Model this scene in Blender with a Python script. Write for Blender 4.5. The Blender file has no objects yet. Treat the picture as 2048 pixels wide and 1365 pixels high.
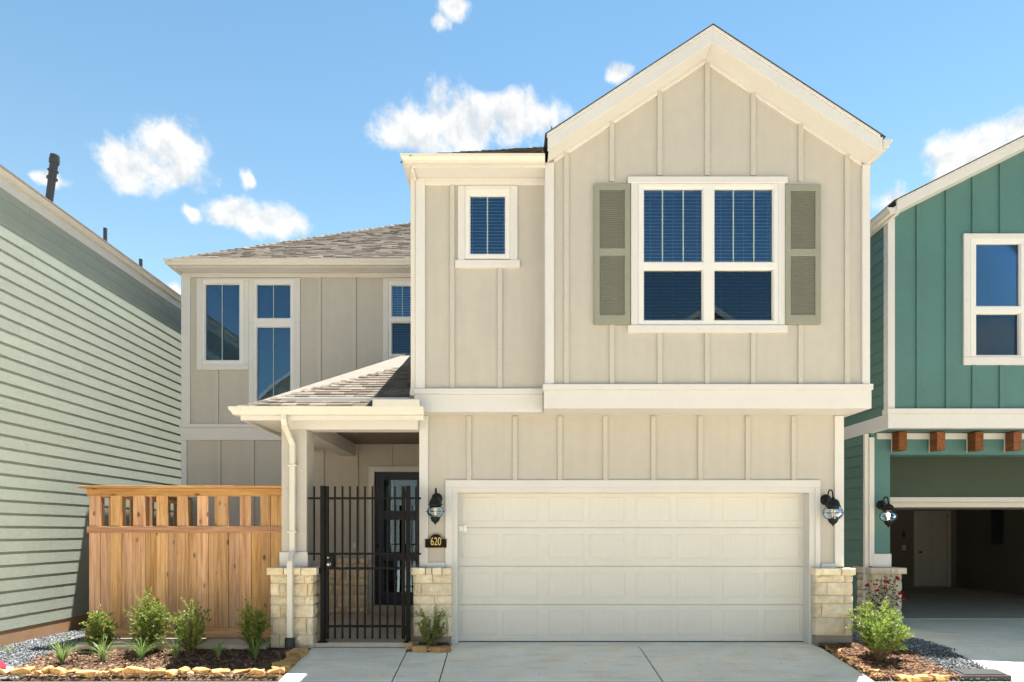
import bpy, bmesh, math, random
import numpy as np
from mathutils import Vector, Matrix
random.seed(7); RNG = np.random.default_rng(7)
SC = bpy.context.scene; COL = SC.collection
# ------------------------------------------------------------------ camera
F, CX, CY, CZ = 1300.0, 1014.0, 1065.0, 1.56          # focal length and principal point in photo pixels, eye height
def PX(px, Y): return (px - CX) * Y / F
def PZ(py, Y): return CZ + (CY - py) * Y / F
cam = bpy.data.cameras.new('camera'); camo = bpy.data.objects.new('camera', cam); COL.objects.link(camo)
camo.location = (0, 0, CZ); camo.rotation_euler = (math.radians(90), 0, 0)
cam.sensor_width = 36; cam.lens = F / 2048 * 36
cam.shift_x = (1024 - CX) / 2048; cam.shift_y = (CY - 682.5) / 2048
cam.clip_start = .05; cam.clip_end = 3000
SC.camera = camo
# ------------------------------------------------------------------ sky, sun, exposure
SUN = Vector((.155, .225, 1)).normalized()
SKY_STRENGTH, SUN_STRENGTH, EXPOSURE = .05, 5.0, 1.92
w = bpy.data.worlds.new('World'); SC.world = w; w.use_nodes = True
def build_world():
    nt = w.node_tree; N = nt.nodes; L = nt.links; N.clear()
    out = N.new('ShaderNodeOutputWorld'); bg = N.new('ShaderNodeBackground'); bg.inputs['Strength'].default_value = SKY_STRENGTH
    L.new(bg.outputs[0], out.inputs[0])
    sky = N.new('ShaderNodeTexSky'); sky.sky_type = 'NISHITA'; sky.sun_disc = False
    sky.sun_elevation = math.asin(SUN.z); sky.sun_rotation = math.atan2(SUN.x, SUN.y)
    sky.air_density = 1.1; sky.dust_density = .0; sky.ozone_density = 2.0; sky.altitude = 20
    tc = N.new('ShaderNodeTexCoord')
    def math_(op, a, b=None, c=None):
        n = N.new('ShaderNodeMath'); n.operation = op
        for i, v in enumerate((a, b, c)):
            if v is None: continue
            if isinstance(v, (int, float)): n.inputs[i].default_value = v
            else: L.new(v, n.inputs[i])
        return n.outputs[0]
    def vec(op, a, b=None):
        n = N.new('ShaderNodeVectorMath'); n.operation = op
        for i, v in enumerate((a, b)):
            if v is None: continue
            if isinstance(v, tuple): n.inputs[i].default_value = v
            else: L.new(v, n.inputs[i])
        return n.outputs['Value' if op == 'LENGTH' else 'Vector']
    s = N.new('ShaderNodeSeparateXYZ'); L.new(tc.outputs['Generated'], s.inputs[0])
    az = math_('ARCTAN2', s.outputs[0], s.outputs[1]); el = math_('ARCSINE', s.outputs[2])
    cb = N.new('ShaderNodeCombineXYZ'); L.new(az, cb.inputs[0]); L.new(el, cb.inputs[1])
    p0 = cb.outputs[0]
    def noise(v, scale, detail, rough=.55):
        n = N.new('ShaderNodeTexNoise'); n.inputs['Scale'].default_value = scale; n.inputs['Detail'].default_value = detail
        n.inputs['Roughness'].default_value = rough; L.new(v, n.inputs['Vector']); return n
    wn = noise(p0, 22, 3)
    wv = vec('MULTIPLY', vec('SUBTRACT', wn.outputs['Color'], (.5, .5, .5)), (.035, .03, 0))
    p = vec('ADD', p0, wv)
    blobs = []
    def blob_px(px, py, wd, ht):       # direction of a cloud seen at a photo pixel
        dx = px - CX
        a = math.atan2(dx, F); e = math.atan2(CY - py, math.hypot(F, dx)); k = math.cos(a)
        blobs.append((a, e, wd / F * k * k * .44, ht / F * k * .43))
    for b in ((262, 330, 170, 95), (345, 292, 150, 125), (335, 345, 160, 70), (520, 438, 225, 62), (470, 432, 120, 50),
              (935, 252, 330, 105), (830, 265, 190, 85), (1045, 235, 190, 80), (1240, 148, 72, 36),
              (905, 12, 80, 34), (872, 44, 50, 34), (1960, 300, 230, 110), (1785, 398, 105, 60), (2030, 262, 110, 80),
              (502, 360, 36, 32), (380, 426, 52, 36), (345, 572, 64, 46), (90, 360, 90, 30)):
        blob_px(*b)
    rr = random.Random(4)
    while len(blobs) < 46:              # the same kind of sky goes on all round
        a = rr.uniform(-math.pi, math.pi); e = rr.uniform(.12, 1.15)
        if abs(a) < .78 and e < .8: continue
        sz = rr.uniform(.05, .15)
        blobs.append((a, e, sz / max(.35, math.cos(e)), sz * .42))
        blobs.append((a + rr.uniform(-.07, .07), e + rr.uniform(-.01, .02), sz * .7 / max(.35, math.cos(e)), sz * .36))
    mx = None
    for a, e, sa, se in blobs:
        d = vec('LENGTH', vec('MULTIPLY', vec('SUBTRACT', p, (a, e, 0)), (1 / sa, 1 / se, 0)))
        v = math_('SUBTRACT', 1.0, d)
        mx = v if mx is None else math_('SMOOTH_MAX', mx, v, .12)
    def field(v, det):
        n = noise(v, 16, det, .6); return math_('ADD', math_('MULTIPLY', math_('SUBTRACT', n.outputs[0], .5), 2.7), .12)
    pw = vec('ADD', p0, vec('MULTIPLY', wv, (.5, .5, 0)))
    f1 = field(pw, 8); f2 = field(vec('ADD', pw, (.005, .014, 0)), 4)
    dens = math_('ADD', math_('MAXIMUM', mx, -1.5), f1)
    mr = N.new('ShaderNodeMapRange'); mr.interpolation_type = 'SMOOTHSTEP'; L.new(dens, mr.inputs[0])
    mr.inputs[1].default_value = -.15; mr.inputs[2].default_value = .62; mr.inputs[3].default_value = 0; mr.inputs[4].default_value = .98
    relief = math_('SUBTRACT', f2, f1)
    thick = N.new('ShaderNodeMapRange'); L.new(math_('ADD', math_('MULTIPLY', dens, .35), math_('MULTIPLY', relief, 2.0)), thick.inputs[0])
    thick.inputs[1].default_value = .0; thick.inputs[2].default_value = 1.0; thick.inputs[3].default_value = 1; thick.inputs[4].default_value = .0
    cr = N.new('ShaderNodeMix'); cr.data_type = 'RGBA'; L.new(thick.outputs[0], cr.inputs[0])
    cr.inputs[6].default_value = (3.9, 4.2, 4.5, 1); cr.inputs[7].default_value = (5.5, 5.5, 5.4, 1)
    mix = N.new('ShaderNodeMix'); mix.data_type = 'RGBA'
    gm = N.new('ShaderNodeGamma'); gm.inputs['Gamma'].default_value = 1.6                    # deeper zenith, paler horizon, one rule for the whole dome
    L.new(sky.outputs[0], gm.inputs['Color']); tint = vec('MULTIPLY', gm.outputs[0], (.655, .625, .41))
    hz = N.new('ShaderNodeMix'); hz.data_type = 'RGBA'      # moist air: paler towards the horizon all the way round
    L.new(math_('MINIMUM', math_('EXPONENT', math_('MULTIPLY', math_('MAXIMUM', el, 0.0), -4.6)), .8), hz.inputs[0]); L.new(tint, hz.inputs[6]); hz.inputs[7].default_value = (4.2, 4.75, 5.1, 1)
    L.new(mr.outputs[0], mix.inputs[0]); L.new(hz.outputs[2], mix.inputs[6]); L.new(cr.outputs[2], mix.inputs[7])
    L.new(mix.outputs[2], bg.inputs['Color'])
build_world()
sl = bpy.data.lights.new('sun', 'SUN'); slo = bpy.data.objects.new('sun', sl); COL.objects.link(slo)
sl.energy = SUN_STRENGTH; sl.angle = math.radians(.53); sl.color = (1, .96, .885)
slo.rotation_euler = (-SUN).to_track_quat('-Z', 'Y').to_euler(); slo.location = (10, 20, 40)
vs = SC.view_settings; vs.view_transform = 'Standard'; vs.look = 'None'; vs.gamma = 1; vs.exposure = EXPOSURE; vs.use_curve_mapping = False
SC.render.engine = 'CYCLES'
try:
    SC.cycles.use_denoising = True; SC.cycles.max_bounces = 10; SC.cycles.diffuse_bounces = 6; SC.cycles.transparent_max_bounces = 12
    SC.cycles.sample_clamp_indirect = 6
except Exception: pass

# ------------------------------------------------------------------ materials
def mat_base(name):
    m = bpy.data.materials.new(name); m.use_nodes = True
    nt = m.node_tree; return m, nt.nodes, nt.links, nt.nodes['Principled BSDF']
def nd(N, t, **kw):
    n = N.new('ShaderNode' + t)
    for k, v in kw.items():
        if k in n.inputs: n.inputs[k].default_value = v
        else: setattr(n, k, v)
    return n
def coords(N, L, scale=(1, 1, 1), rand=False):
    tc = nd(N, 'TexCoord'); mp = nd(N, 'Mapping'); mp.inputs['Scale'].default_value = scale
    L.new(tc.outputs['Object'], mp.inputs['Vector'])
    if rand:
        oi = nd(N, 'ObjectInfo'); mu = nd(N, 'Math', operation='MULTIPLY'); mu.inputs[1].default_value = 37.0
        L.new(oi.outputs['Random'], mu.inputs[0]); L.new(mu.outputs[0], mp.inputs['Location'])
    return mp.outputs[0]
def remap(N, L, v, a, b, c=0.0, d=1.0):
    m = nd(N, 'MapRange'); L.new(v, m.inputs[0]); m.inputs[1].default_value = c; m.inputs[2].default_value = d
    m.inputs[3].default_value = a; m.inputs[4].default_value = b; return m.outputs[0]
def scale_col(N, L, col, val):
    m = nd(N, 'VectorMath', operation='SCALE')
    if isinstance(col, tuple): m.inputs[0].default_value = col[:3]
    else: L.new(col, m.inputs[0])
    L.new(val, m.inputs['Scale']); return m.outputs[0]
def mix_col(N, L, fac, a, b):
    m = nd(N, 'Mix', data_type='RGBA')
    L.new(fac, m.inputs[0])
    for i, c in ((6, a), (7, b)):
        if isinstance(c, tuple): m.inputs[i].default_value = (*c[:3], 1)
        else: L.new(c, m.inputs[i])
    return m.outputs[2]
def bump(N, L, bs, h, strength, dist=.01):
    b = nd(N, 'Bump'); b.inputs['Strength'].default_value = strength; b.inputs['Distance'].default_value = dist
    L.new(h, b.inputs['Height']); L.new(b.outputs[0], bs.inputs['Normal'])
def paint(name, col, rough=.55, var=.05, scale=1.7, bstr=.15, bscale=140, bstretch=(1, 1, 1), orand=0., dirt=.04, rand=False, spec=.35, streak=0.):
    m, N, L, bs = mat_base(name)
    v = coords(N, L, (1, 1, 1), rand); n1 = nd(N, 'TexNoise', Scale=scale, Detail=6.0, Roughness=.6); L.new(v, n1.inputs['Vector'])
    k = remap(N, L, n1.outputs[0], 1 - var, 1 + var, .3, .7)
    n3 = nd(N, 'TexNoise', Scale=scale * 14, Detail=3.0); L.new(v, n3.inputs['Vector'])
    k2 = remap(N, L, n3.outputs[0], 1 - dirt, 1 + dirt * .5, .35, .65)
    mu = nd(N, 'Math', operation='MULTIPLY'); L.new(k, mu.inputs[0]); L.new(k2, mu.inputs[1]); k = mu.outputs[0]
    if streak:
        vs_ = coords(N, L, (9, 9, .55)); n5 = nd(N, 'TexNoise', Scale=1.0, Detail=5.0); L.new(vs_, n5.inputs['Vector'])
        mu = nd(N, 'Math', operation='MULTIPLY'); L.new(k, mu.inputs[0]); L.new(remap(N, L, n5.outputs[0], 1 + streak * .5, 1 - streak, .42, .75), mu.inputs[1]); k = mu.outputs[0]
    if orand:
        oi = nd(N, 'ObjectInfo'); r = remap(N, L, oi.outputs['Random'], 1 - orand, 1 + orand)
        mu = nd(N, 'Math', operation='MULTIPLY'); L.new(k, mu.inputs[0]); L.new(r, mu.inputs[1]); k = mu.outputs[0]
    L.new(scale_col(N, L, col, k), bs.inputs['Base Color'])
    bs.inputs['Roughness'].default_value = rough; bs.inputs['Specular IOR Level'].default_value = spec
    if bstr:
        v2 = coords(N, L, bstretch, rand); n2 = nd(N, 'TexNoise', Scale=bscale, Detail=3.0); L.new(v2, n2.inputs['Vector'])
        bump(N, L, bs, n2.outputs[0], bstr, .004)
    return m
def wood(name, axis, light=(.56, .345, .16), dark=(.33, .16, .06)):
    m, N, L, bs = mat_base(name)
    st = {'z': (26, 26, 1.3), 'x': (1.3, 26, 26), 'y': (26, 1.3, 26)}[axis]
    v = coords(N, L, st, True); n = nd(N, 'TexNoise', Scale=1.0, Detail=5.0, Roughness=.6, Distortion=.6); L.new(v, n.inputs['Vector'])
    f = remap(N, L, n.outputs[0], 0, 1, .40, .70)
    c = mix_col(N, L, f, light, dark)
    fine = nd(N, 'TexNoise', Scale=6.0, Detail=3.0); L.new(v, fine.inputs['Vector'])
    kst = {'z': (5.5, 5.5, 3.0), 'x': (3, 5.5, 5.5), 'y': (5.5, 3, 5.5)}[axis]
    vk = coords(N, L, kst, True); vo = nd(N, 'TexVoronoi', Scale=1.0); L.new(vk, vo.inputs['Vector'])
    kn = remap(N, L, vo.outputs['Distance'], 1, 0, .05, .17)
    c = mix_col(N, L, kn, c, (.13, .05, .02))
    oi = nd(N, 'ObjectInfo'); r = remap(N, L, oi.outputs['Random'], .74, 1.14)
    r2 = remap(N, L, fine.outputs[0], .9, 1.1, .3, .7); mu = nd(N, 'Math', operation='MULTIPLY'); L.new(r, mu.inputs[0]); L.new(r2, mu.inputs[1])
    c = scale_col(N, L, c, mu.outputs[0])
    wn = nd(N, 'TexWhiteNoise', noise_dimensions='1D'); L.new(oi.outputs['Random'], wn.inputs['W'])
    hs = nd(N, 'HueSaturation'); L.new(remap(N, L, wn.outputs[0], .486, .503), hs.inputs['Hue']); L.new(remap(N, L, wn.outputs[0], .86, 1.06), hs.inputs['Saturation'])
    L.new(c, hs.inputs['Color']); L.new(hs.outputs[0], bs.inputs['Base Color'])
    bs.inputs['Roughness'].default_value = .75; bs.inputs['Specular IOR Level'].default_value = .25
    bump(N, L, bs, n.outputs[0], .25, .004)
    return m
def concrete(name, col, stain=.16, warm=(1.0, .9, .76), broom=False):
    m, N, L, bs = mat_base(name)
    v = coords(N, L); n = nd(N, 'TexNoise', Scale=1.1, Detail=8.0, Roughness=.65, Distortion=.4); L.new(v, n.inputs['Vector'])
    n2 = nd(N, 'TexNoise', Scale=90.0, Detail=4.0, Roughness=.7); L.new(v, n2.inputs['Vector'])
    n3 = nd(N, 'TexNoise', Scale=3.2, Detail=6.0, Roughness=.7); L.new(v, n3.inputs['Vector'])
    k = remap(N, L, n.outputs[0], 1 - stain, 1 + stain * .6, .3, .7); kf = remap(N, L, n2.outputs[0], .88, 1.08, .3, .7)
    mu = nd(N, 'Math', operation='MULTIPLY'); L.new(k, mu.inputs[0]); L.new(kf, mu.inputs[1])
    wc = tuple(a * b for a, b in zip(col, warm))
    c = mix_col(N, L, remap(N, L, n3.outputs[0], 0, .8, .48, .68), col, wc)
    L.new(scale_col(N, L, c, mu.outputs[0]), bs.inputs['Base Color']); bs.inputs['Roughness'].default_value = .85
    if broom:       # broom finish, old drips and specks
        vb = coords(N, L, (2.5, 240, 40)); nb = nd(N, 'TexNoise', Scale=1.0, Detail=3.0); L.new(vb, nb.inputs['Vector'])
        vo = nd(N, 'TexVoronoi', Scale=4.2); L.new(v, vo.inputs['Vector']); sp = remap(N, L, vo.outputs['Distance'], .45, 1, .03, .075)
        vl = coords(N, L, (.7, 2.4, 1)); nl_ = nd(N, 'TexNoise', Scale=2.2, Detail=7.0, Roughness=.7); L.new(vl, nl_.inputs['Vector'])
        k3 = remap(N, L, nb.outputs[0], .93, 1.05, .3, .7); k4 = remap(N, L, nl_.outputs[0], 1.03, .80, .52, .74)
        for kk in (k3, sp, k4):
            m2 = nd(N, 'Math', operation='MULTIPLY'); L.new(mu.outputs[0], m2.inputs[0]); L.new(kk, m2.inputs[1]); mu = m2
        L.new(scale_col(N, L, c, mu.outputs[0]), bs.inputs['Base Color']); bump(N, L, bs, nb.outputs[0], .3, .003)
    else: bump(N, L, bs, n2.outputs[0], .35, .003)
    return m
def attr_mat(name, rough=.9, bscale=250, bstr=.5, var=.12, scale=35):
    m, N, L, bs = mat_base(name)
    at = nd(N, 'Attribute', attribute_name='Col'); v = coords(N, L)
    n = nd(N, 'TexNoise', Scale=scale, Detail=5.0, Roughness=.7); L.new(v, n.inputs['Vector'])
    L.new(scale_col(N, L, at.outputs['Color'], remap(N, L, n.outputs[0], 1 - var, 1 + var, .3, .7)), bs.inputs['Base Color'])
    bs.inputs['Roughness'].default_value = rough; bs.inputs['Specular IOR Level'].default_value = .2
    n2 = nd(N, 'TexNoise', Scale=bscale, Detail=2.0); L.new(v, n2.inputs['Vector']); bump(N, L, bs, n2.outputs[0], bstr, .004)
    return m
def stone_mat(name, a, b, c3, orand=.13):
    m, N, L, bs = mat_base(name)
    v = coords(N, L, (1, 1, 1), True); n = nd(N, 'TexNoise', Scale=7.0, Detail=7.0, Roughness=.65); L.new(v, n.inputs['Vector'])
    c = mix_col(N, L, remap(N, L, n.outputs[0], 0, 1, .35, .66), a, b)
    n4 = nd(N, 'TexNoise', Scale=3.0, Detail=4.0); L.new(v, n4.inputs['Vector'])
    c = mix_col(N, L, remap(N, L, n4.outputs[0], 0, .9, .55, .72), c, c3)
    oi = nd(N, 'ObjectInfo'); L.new(scale_col(N, L, c, remap(N, L, oi.outputs['Random'], 1 - orand, 1 + orand)), bs.inputs['Base Color'])
    n2 = nd(N, 'TexNoise', Scale=28.0, Detail=8.0, Roughness=.7); L.new(v, n2.inputs['Vector']); bump(N, L, bs, n2.outputs[0], .75, .035)
    bs.inputs['Roughness'].default_value = .9; bs.inputs['Specular IOR Level'].default_value = .2
    return m
def leaf_mat(name, a, b):
    m, N, L, bs = mat_base(name)
    at = nd(N, 'Attribute', attribute_name='Col'); c = mix_col(N, L, at.outputs['Fac'], a, b)
    L.new(c, bs.inputs['Base Color']); bs.inputs['Roughness'].default_value = .45; bs.inputs['Specular IOR Level'].default_value = .4
    tr = nd(N, 'BsdfTranslucent'); L.new(scale_col(N, L, c, remap(N, L, at.outputs['Fac'], 1.3, 1.5)), tr.inputs['Color'])
    ms = nd(N, 'MixShader'); ms.inputs[0].default_value = .32
    L.new(bs.outputs[0], ms.inputs[1]); L.new(tr.outputs[0], ms.inputs[2]); L.new(ms.outputs[0], N['Material Output'].inputs[0])
    return m
def glass(name, refl, tint, rough=.0):
    m, N, L, bs = mat_base(name); N.remove(bs)
    tp = nd(N, 'BsdfTransparent'); tp.inputs[0].default_value = (*tint, 1)
    gl = nd(N, 'BsdfGlossy'); gl.inputs['Roughness'].default_value = rough; gl.inputs[0].default_value = (.50, .74, 1, 1)
    v = coords(N, L); n = nd(N, 'TexNoise', Scale=1.1, Detail=1.0); L.new(v, n.inputs['Vector'])
    b = nd(N, 'Bump'); b.inputs['Strength'].default_value = .06; b.inputs['Distance'].default_value = .05; L.new(n.outputs[0], b.inputs['Height']); L.new(b.outputs[0], gl.inputs['Normal'])
    fr = nd(N, 'Fresnel', IOR=1.5); ad = nd(N, 'Math', operation='ADD', use_clamp=True); L.new(fr.outputs[0], ad.inputs[0]); ad.inputs[1].default_value = refl
    ms = nd(N, 'MixShader'); L.new(ad.outputs[0], ms.inputs[0]); L.new(tp.outputs[0], ms.inputs[1]); L.new(gl.outputs[0], ms.inputs[2])
    L.new(ms.outputs[0], N['Material Output'].inputs[0]); return m
def metal(name, col, rough=.4, met=0., spec=.5):
    m, N, L, bs = mat_base(name)
    v = coords(N, L); n = nd(N, 'TexNoise', Scale=40.0, Detail=3.0); L.new(v, n.inputs['Vector'])
    L.new(scale_col(N, L, col, remap(N, L, n.outputs[0], .85, 1.15, .3, .7)), bs.inputs['Base Color'])
    L.new(remap(N, L, n.outputs[0], rough * .85, rough * 1.2, .3, .7), bs.inputs['Roughness']); bs.inputs['Metallic'].default_value = met
    bs.inputs['Specular IOR Level'].default_value = spec; return m
MT = {
 'beige': paint('beige_panel', (.425, .405, .366), .7, .018, .45, .22, 190, dirt=.025, streak=.035),
 'batten': paint('beige_batten', (.445, .425, .385), .65, .03, 2, .15, 160),
 'trim': paint('cream_trim', (.57, .565, .555), .5, .025, 2, .08, 60, dirt=.02),
 'white': paint('white_vinyl', (.63, .63, .625), .4, .015, 2, 0, dirt=.01),
 'gutter': paint('gutter_cream', (.58, .56, .505), .38, .03, 3, 0, dirt=.02),
 'door': paint('garage_cream', (.615, .605, .565), .48, .03, 1.1, .12, 300, dirt=.02),
 'sage_siding': paint('sage_siding', (.28, .312, .262), .6, .05, .9, .55, 1.0, (20, 9, 170), orand=.035, rand=True),
 'teal': paint('teal_panel', (.068, .163, .158), .65, .06, 1.5, .25, 150),
 'teal_siding': paint('teal_siding', (.075, .155, .13), .6, .05, 1.1, .5, 1.0, (20, 9, 170), orand=.04, rand=True),
 'olive_shade': paint('shaded_olive_panel', (.04, .06, .042), .65, .06, 1.5, .2, 150),  # deep shade of the recessed garage header put into this dark colour
 'shutter': paint('sage_shutter', (.235, .243, .195), .5, .03, 2, .08, 120),
 'brown_fdn': concrete('stained_foundation', (.33, .20, .11)),
 'grey_fdn': concrete('grey_foundation', (.25, .235, .20)),
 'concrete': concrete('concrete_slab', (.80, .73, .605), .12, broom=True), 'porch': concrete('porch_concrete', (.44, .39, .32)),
 'street': concrete('street_concrete', (.56, .485, .365), .12),
 'joint': concrete('joint_dirt', (.16, .125, .09)),
 'ground': concrete('bare_ground', (.27, .21, .15), .25),
 'mulch_base': concrete('mulch_soil', (.085, .05, .032), .3), 'gravel_base': concrete('gravel_bed', (.13, .135, .14), .3),
 'chips': attr_mat('mulch_chip', .9, 90, .3), 'gravel': attr_mat('gravel_stone', .8, 120, .4), 'shingle': attr_mat('asphalt_shingle', .95, 420, .9, .22, 160),
 'wood_z': wood('cedar_vertical', 'z'), 'wood_x': wood('cedar_horizontal', 'x', (.54, .315, .125), (.34, .16, .052)), 'wood_y': wood('cedar_depth', 'y'),
 'beam': wood('stained_beam', 'y', (.22, .085, .028), (.10, .036, .014)),
 'stone': stone_mat('limestone', (.80, .73, .58), (.66, .55, .38), (.74, .58, .32)),
 'stone_pale': stone_mat('pale_limestone', (.62, .56, .46), (.48, .42, .33), (.55, .46, .32)),
 'mortar': concrete('mortar', (.56, .50, .39)),
 'rock': stone_mat('orange_sandstone', (.55, .35, .145), (.40, .225, .09), (.58, .43, .23), .22),
 'iron': metal('black_iron', (.007, .007, .007), .6, 0., .14), 'lamp_black': metal('lamp_black', (.009, .009, .009), .55, 0., .25),
 'plastic': metal('black_plastic', (.02, .021, .022), .5), 'steel': metal('brushed_steel', (.62, .6, .56), .3, 1.),
 'pipe': metal('vent_pipe', (.05, .055, .06), .6), 'roof_metal': metal('roof_flashing', (.33, .33, .32), .5, .6),
 'grid': paint('muntin_grey', (.30, .39, .385), .5, .01, 3, 0),
 'navy': paint('navy_door', (.012, .017, .042), .35, .05, 3, .05, 80), 'gold': metal('gold_paint', (.58, .42, .16), .45, .3),
 'plaque': metal('plaque_black', (.007, .006, .006), .6, 0., .12),
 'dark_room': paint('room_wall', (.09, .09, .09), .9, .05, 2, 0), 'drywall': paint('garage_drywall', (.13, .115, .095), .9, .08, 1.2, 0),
 'inner_door': paint('inner_door', (.36, .34, .30), .6, .03, 2, 0),
 'blind': paint('blind_slat', (.88, .89, .88), .55, .02, 2, 0),
 'glass': glass('window_glass', .065, (.72, .83, .90)), 'screen_glass': glass('screened_glass', .022, (.48, .51, .52)), 'lamp_glass': glass('lamp_glass', .015, (.95, .93, .88)), 'door_glass': glass('door_glass', .08, (.5, .52, .5)),
 'leaf': leaf_mat('boxwood_leaf', (.08, .145, .03), (.32, .37, .07)), 'leaf2': leaf_mat('bright_leaf', (.10, .18, .03), (.36, .44, .09)),
 'blade': leaf_mat('grass_blade', (.09, .16, .045), (.27, .36, .12)), 'rose_leaf': leaf_mat('rose_leaf', (.03, .06, .02), (.08, .12, .04)),
 'twig': paint('twig', (.17, .11, .065), .85, .1, 9, .3, 60), 'petal': paint('rose_petal', (.42, .012, .02), .6, .15, 30, 0),
 'pink': paint('pink_flag', (.85, .09, .25), .6, .04, 9, 0), 'film': paint('plastic_film', (.75, .80, .82), .25, .05, 20, 0),
 'roof_plain': paint('roof_plain', (.19, .165, .14), .95, .1, 6, .5, 200), 'roof_dark': paint('roof_edge', (.06, .055, .05), .95, .1, 6, .5, 200),
 'grey_wall': paint('grey_wall', (.42, .42, .40), .7, .04, 1.2, .1, 120), 'tan_wall': paint('tan_wall', (.62, .57, .48), .7, .04, 1.2, .1, 120),
}
def bulb_mat():
    m, N, L, bs = mat_base('lit_bulb'); bs.inputs['Base Color'].default_value = (1, .8, .5, 1)
    bs.inputs['Emission Color'].default_value = (1, .72, .36, 1); bs.inputs['Emission Strength'].default_value = 6; return m
MT['bulb_on'] = bulb_mat(); MT['bulb'] = paint('bulb', (.85, .83, .75), .3, .01, 5, 0)

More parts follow.
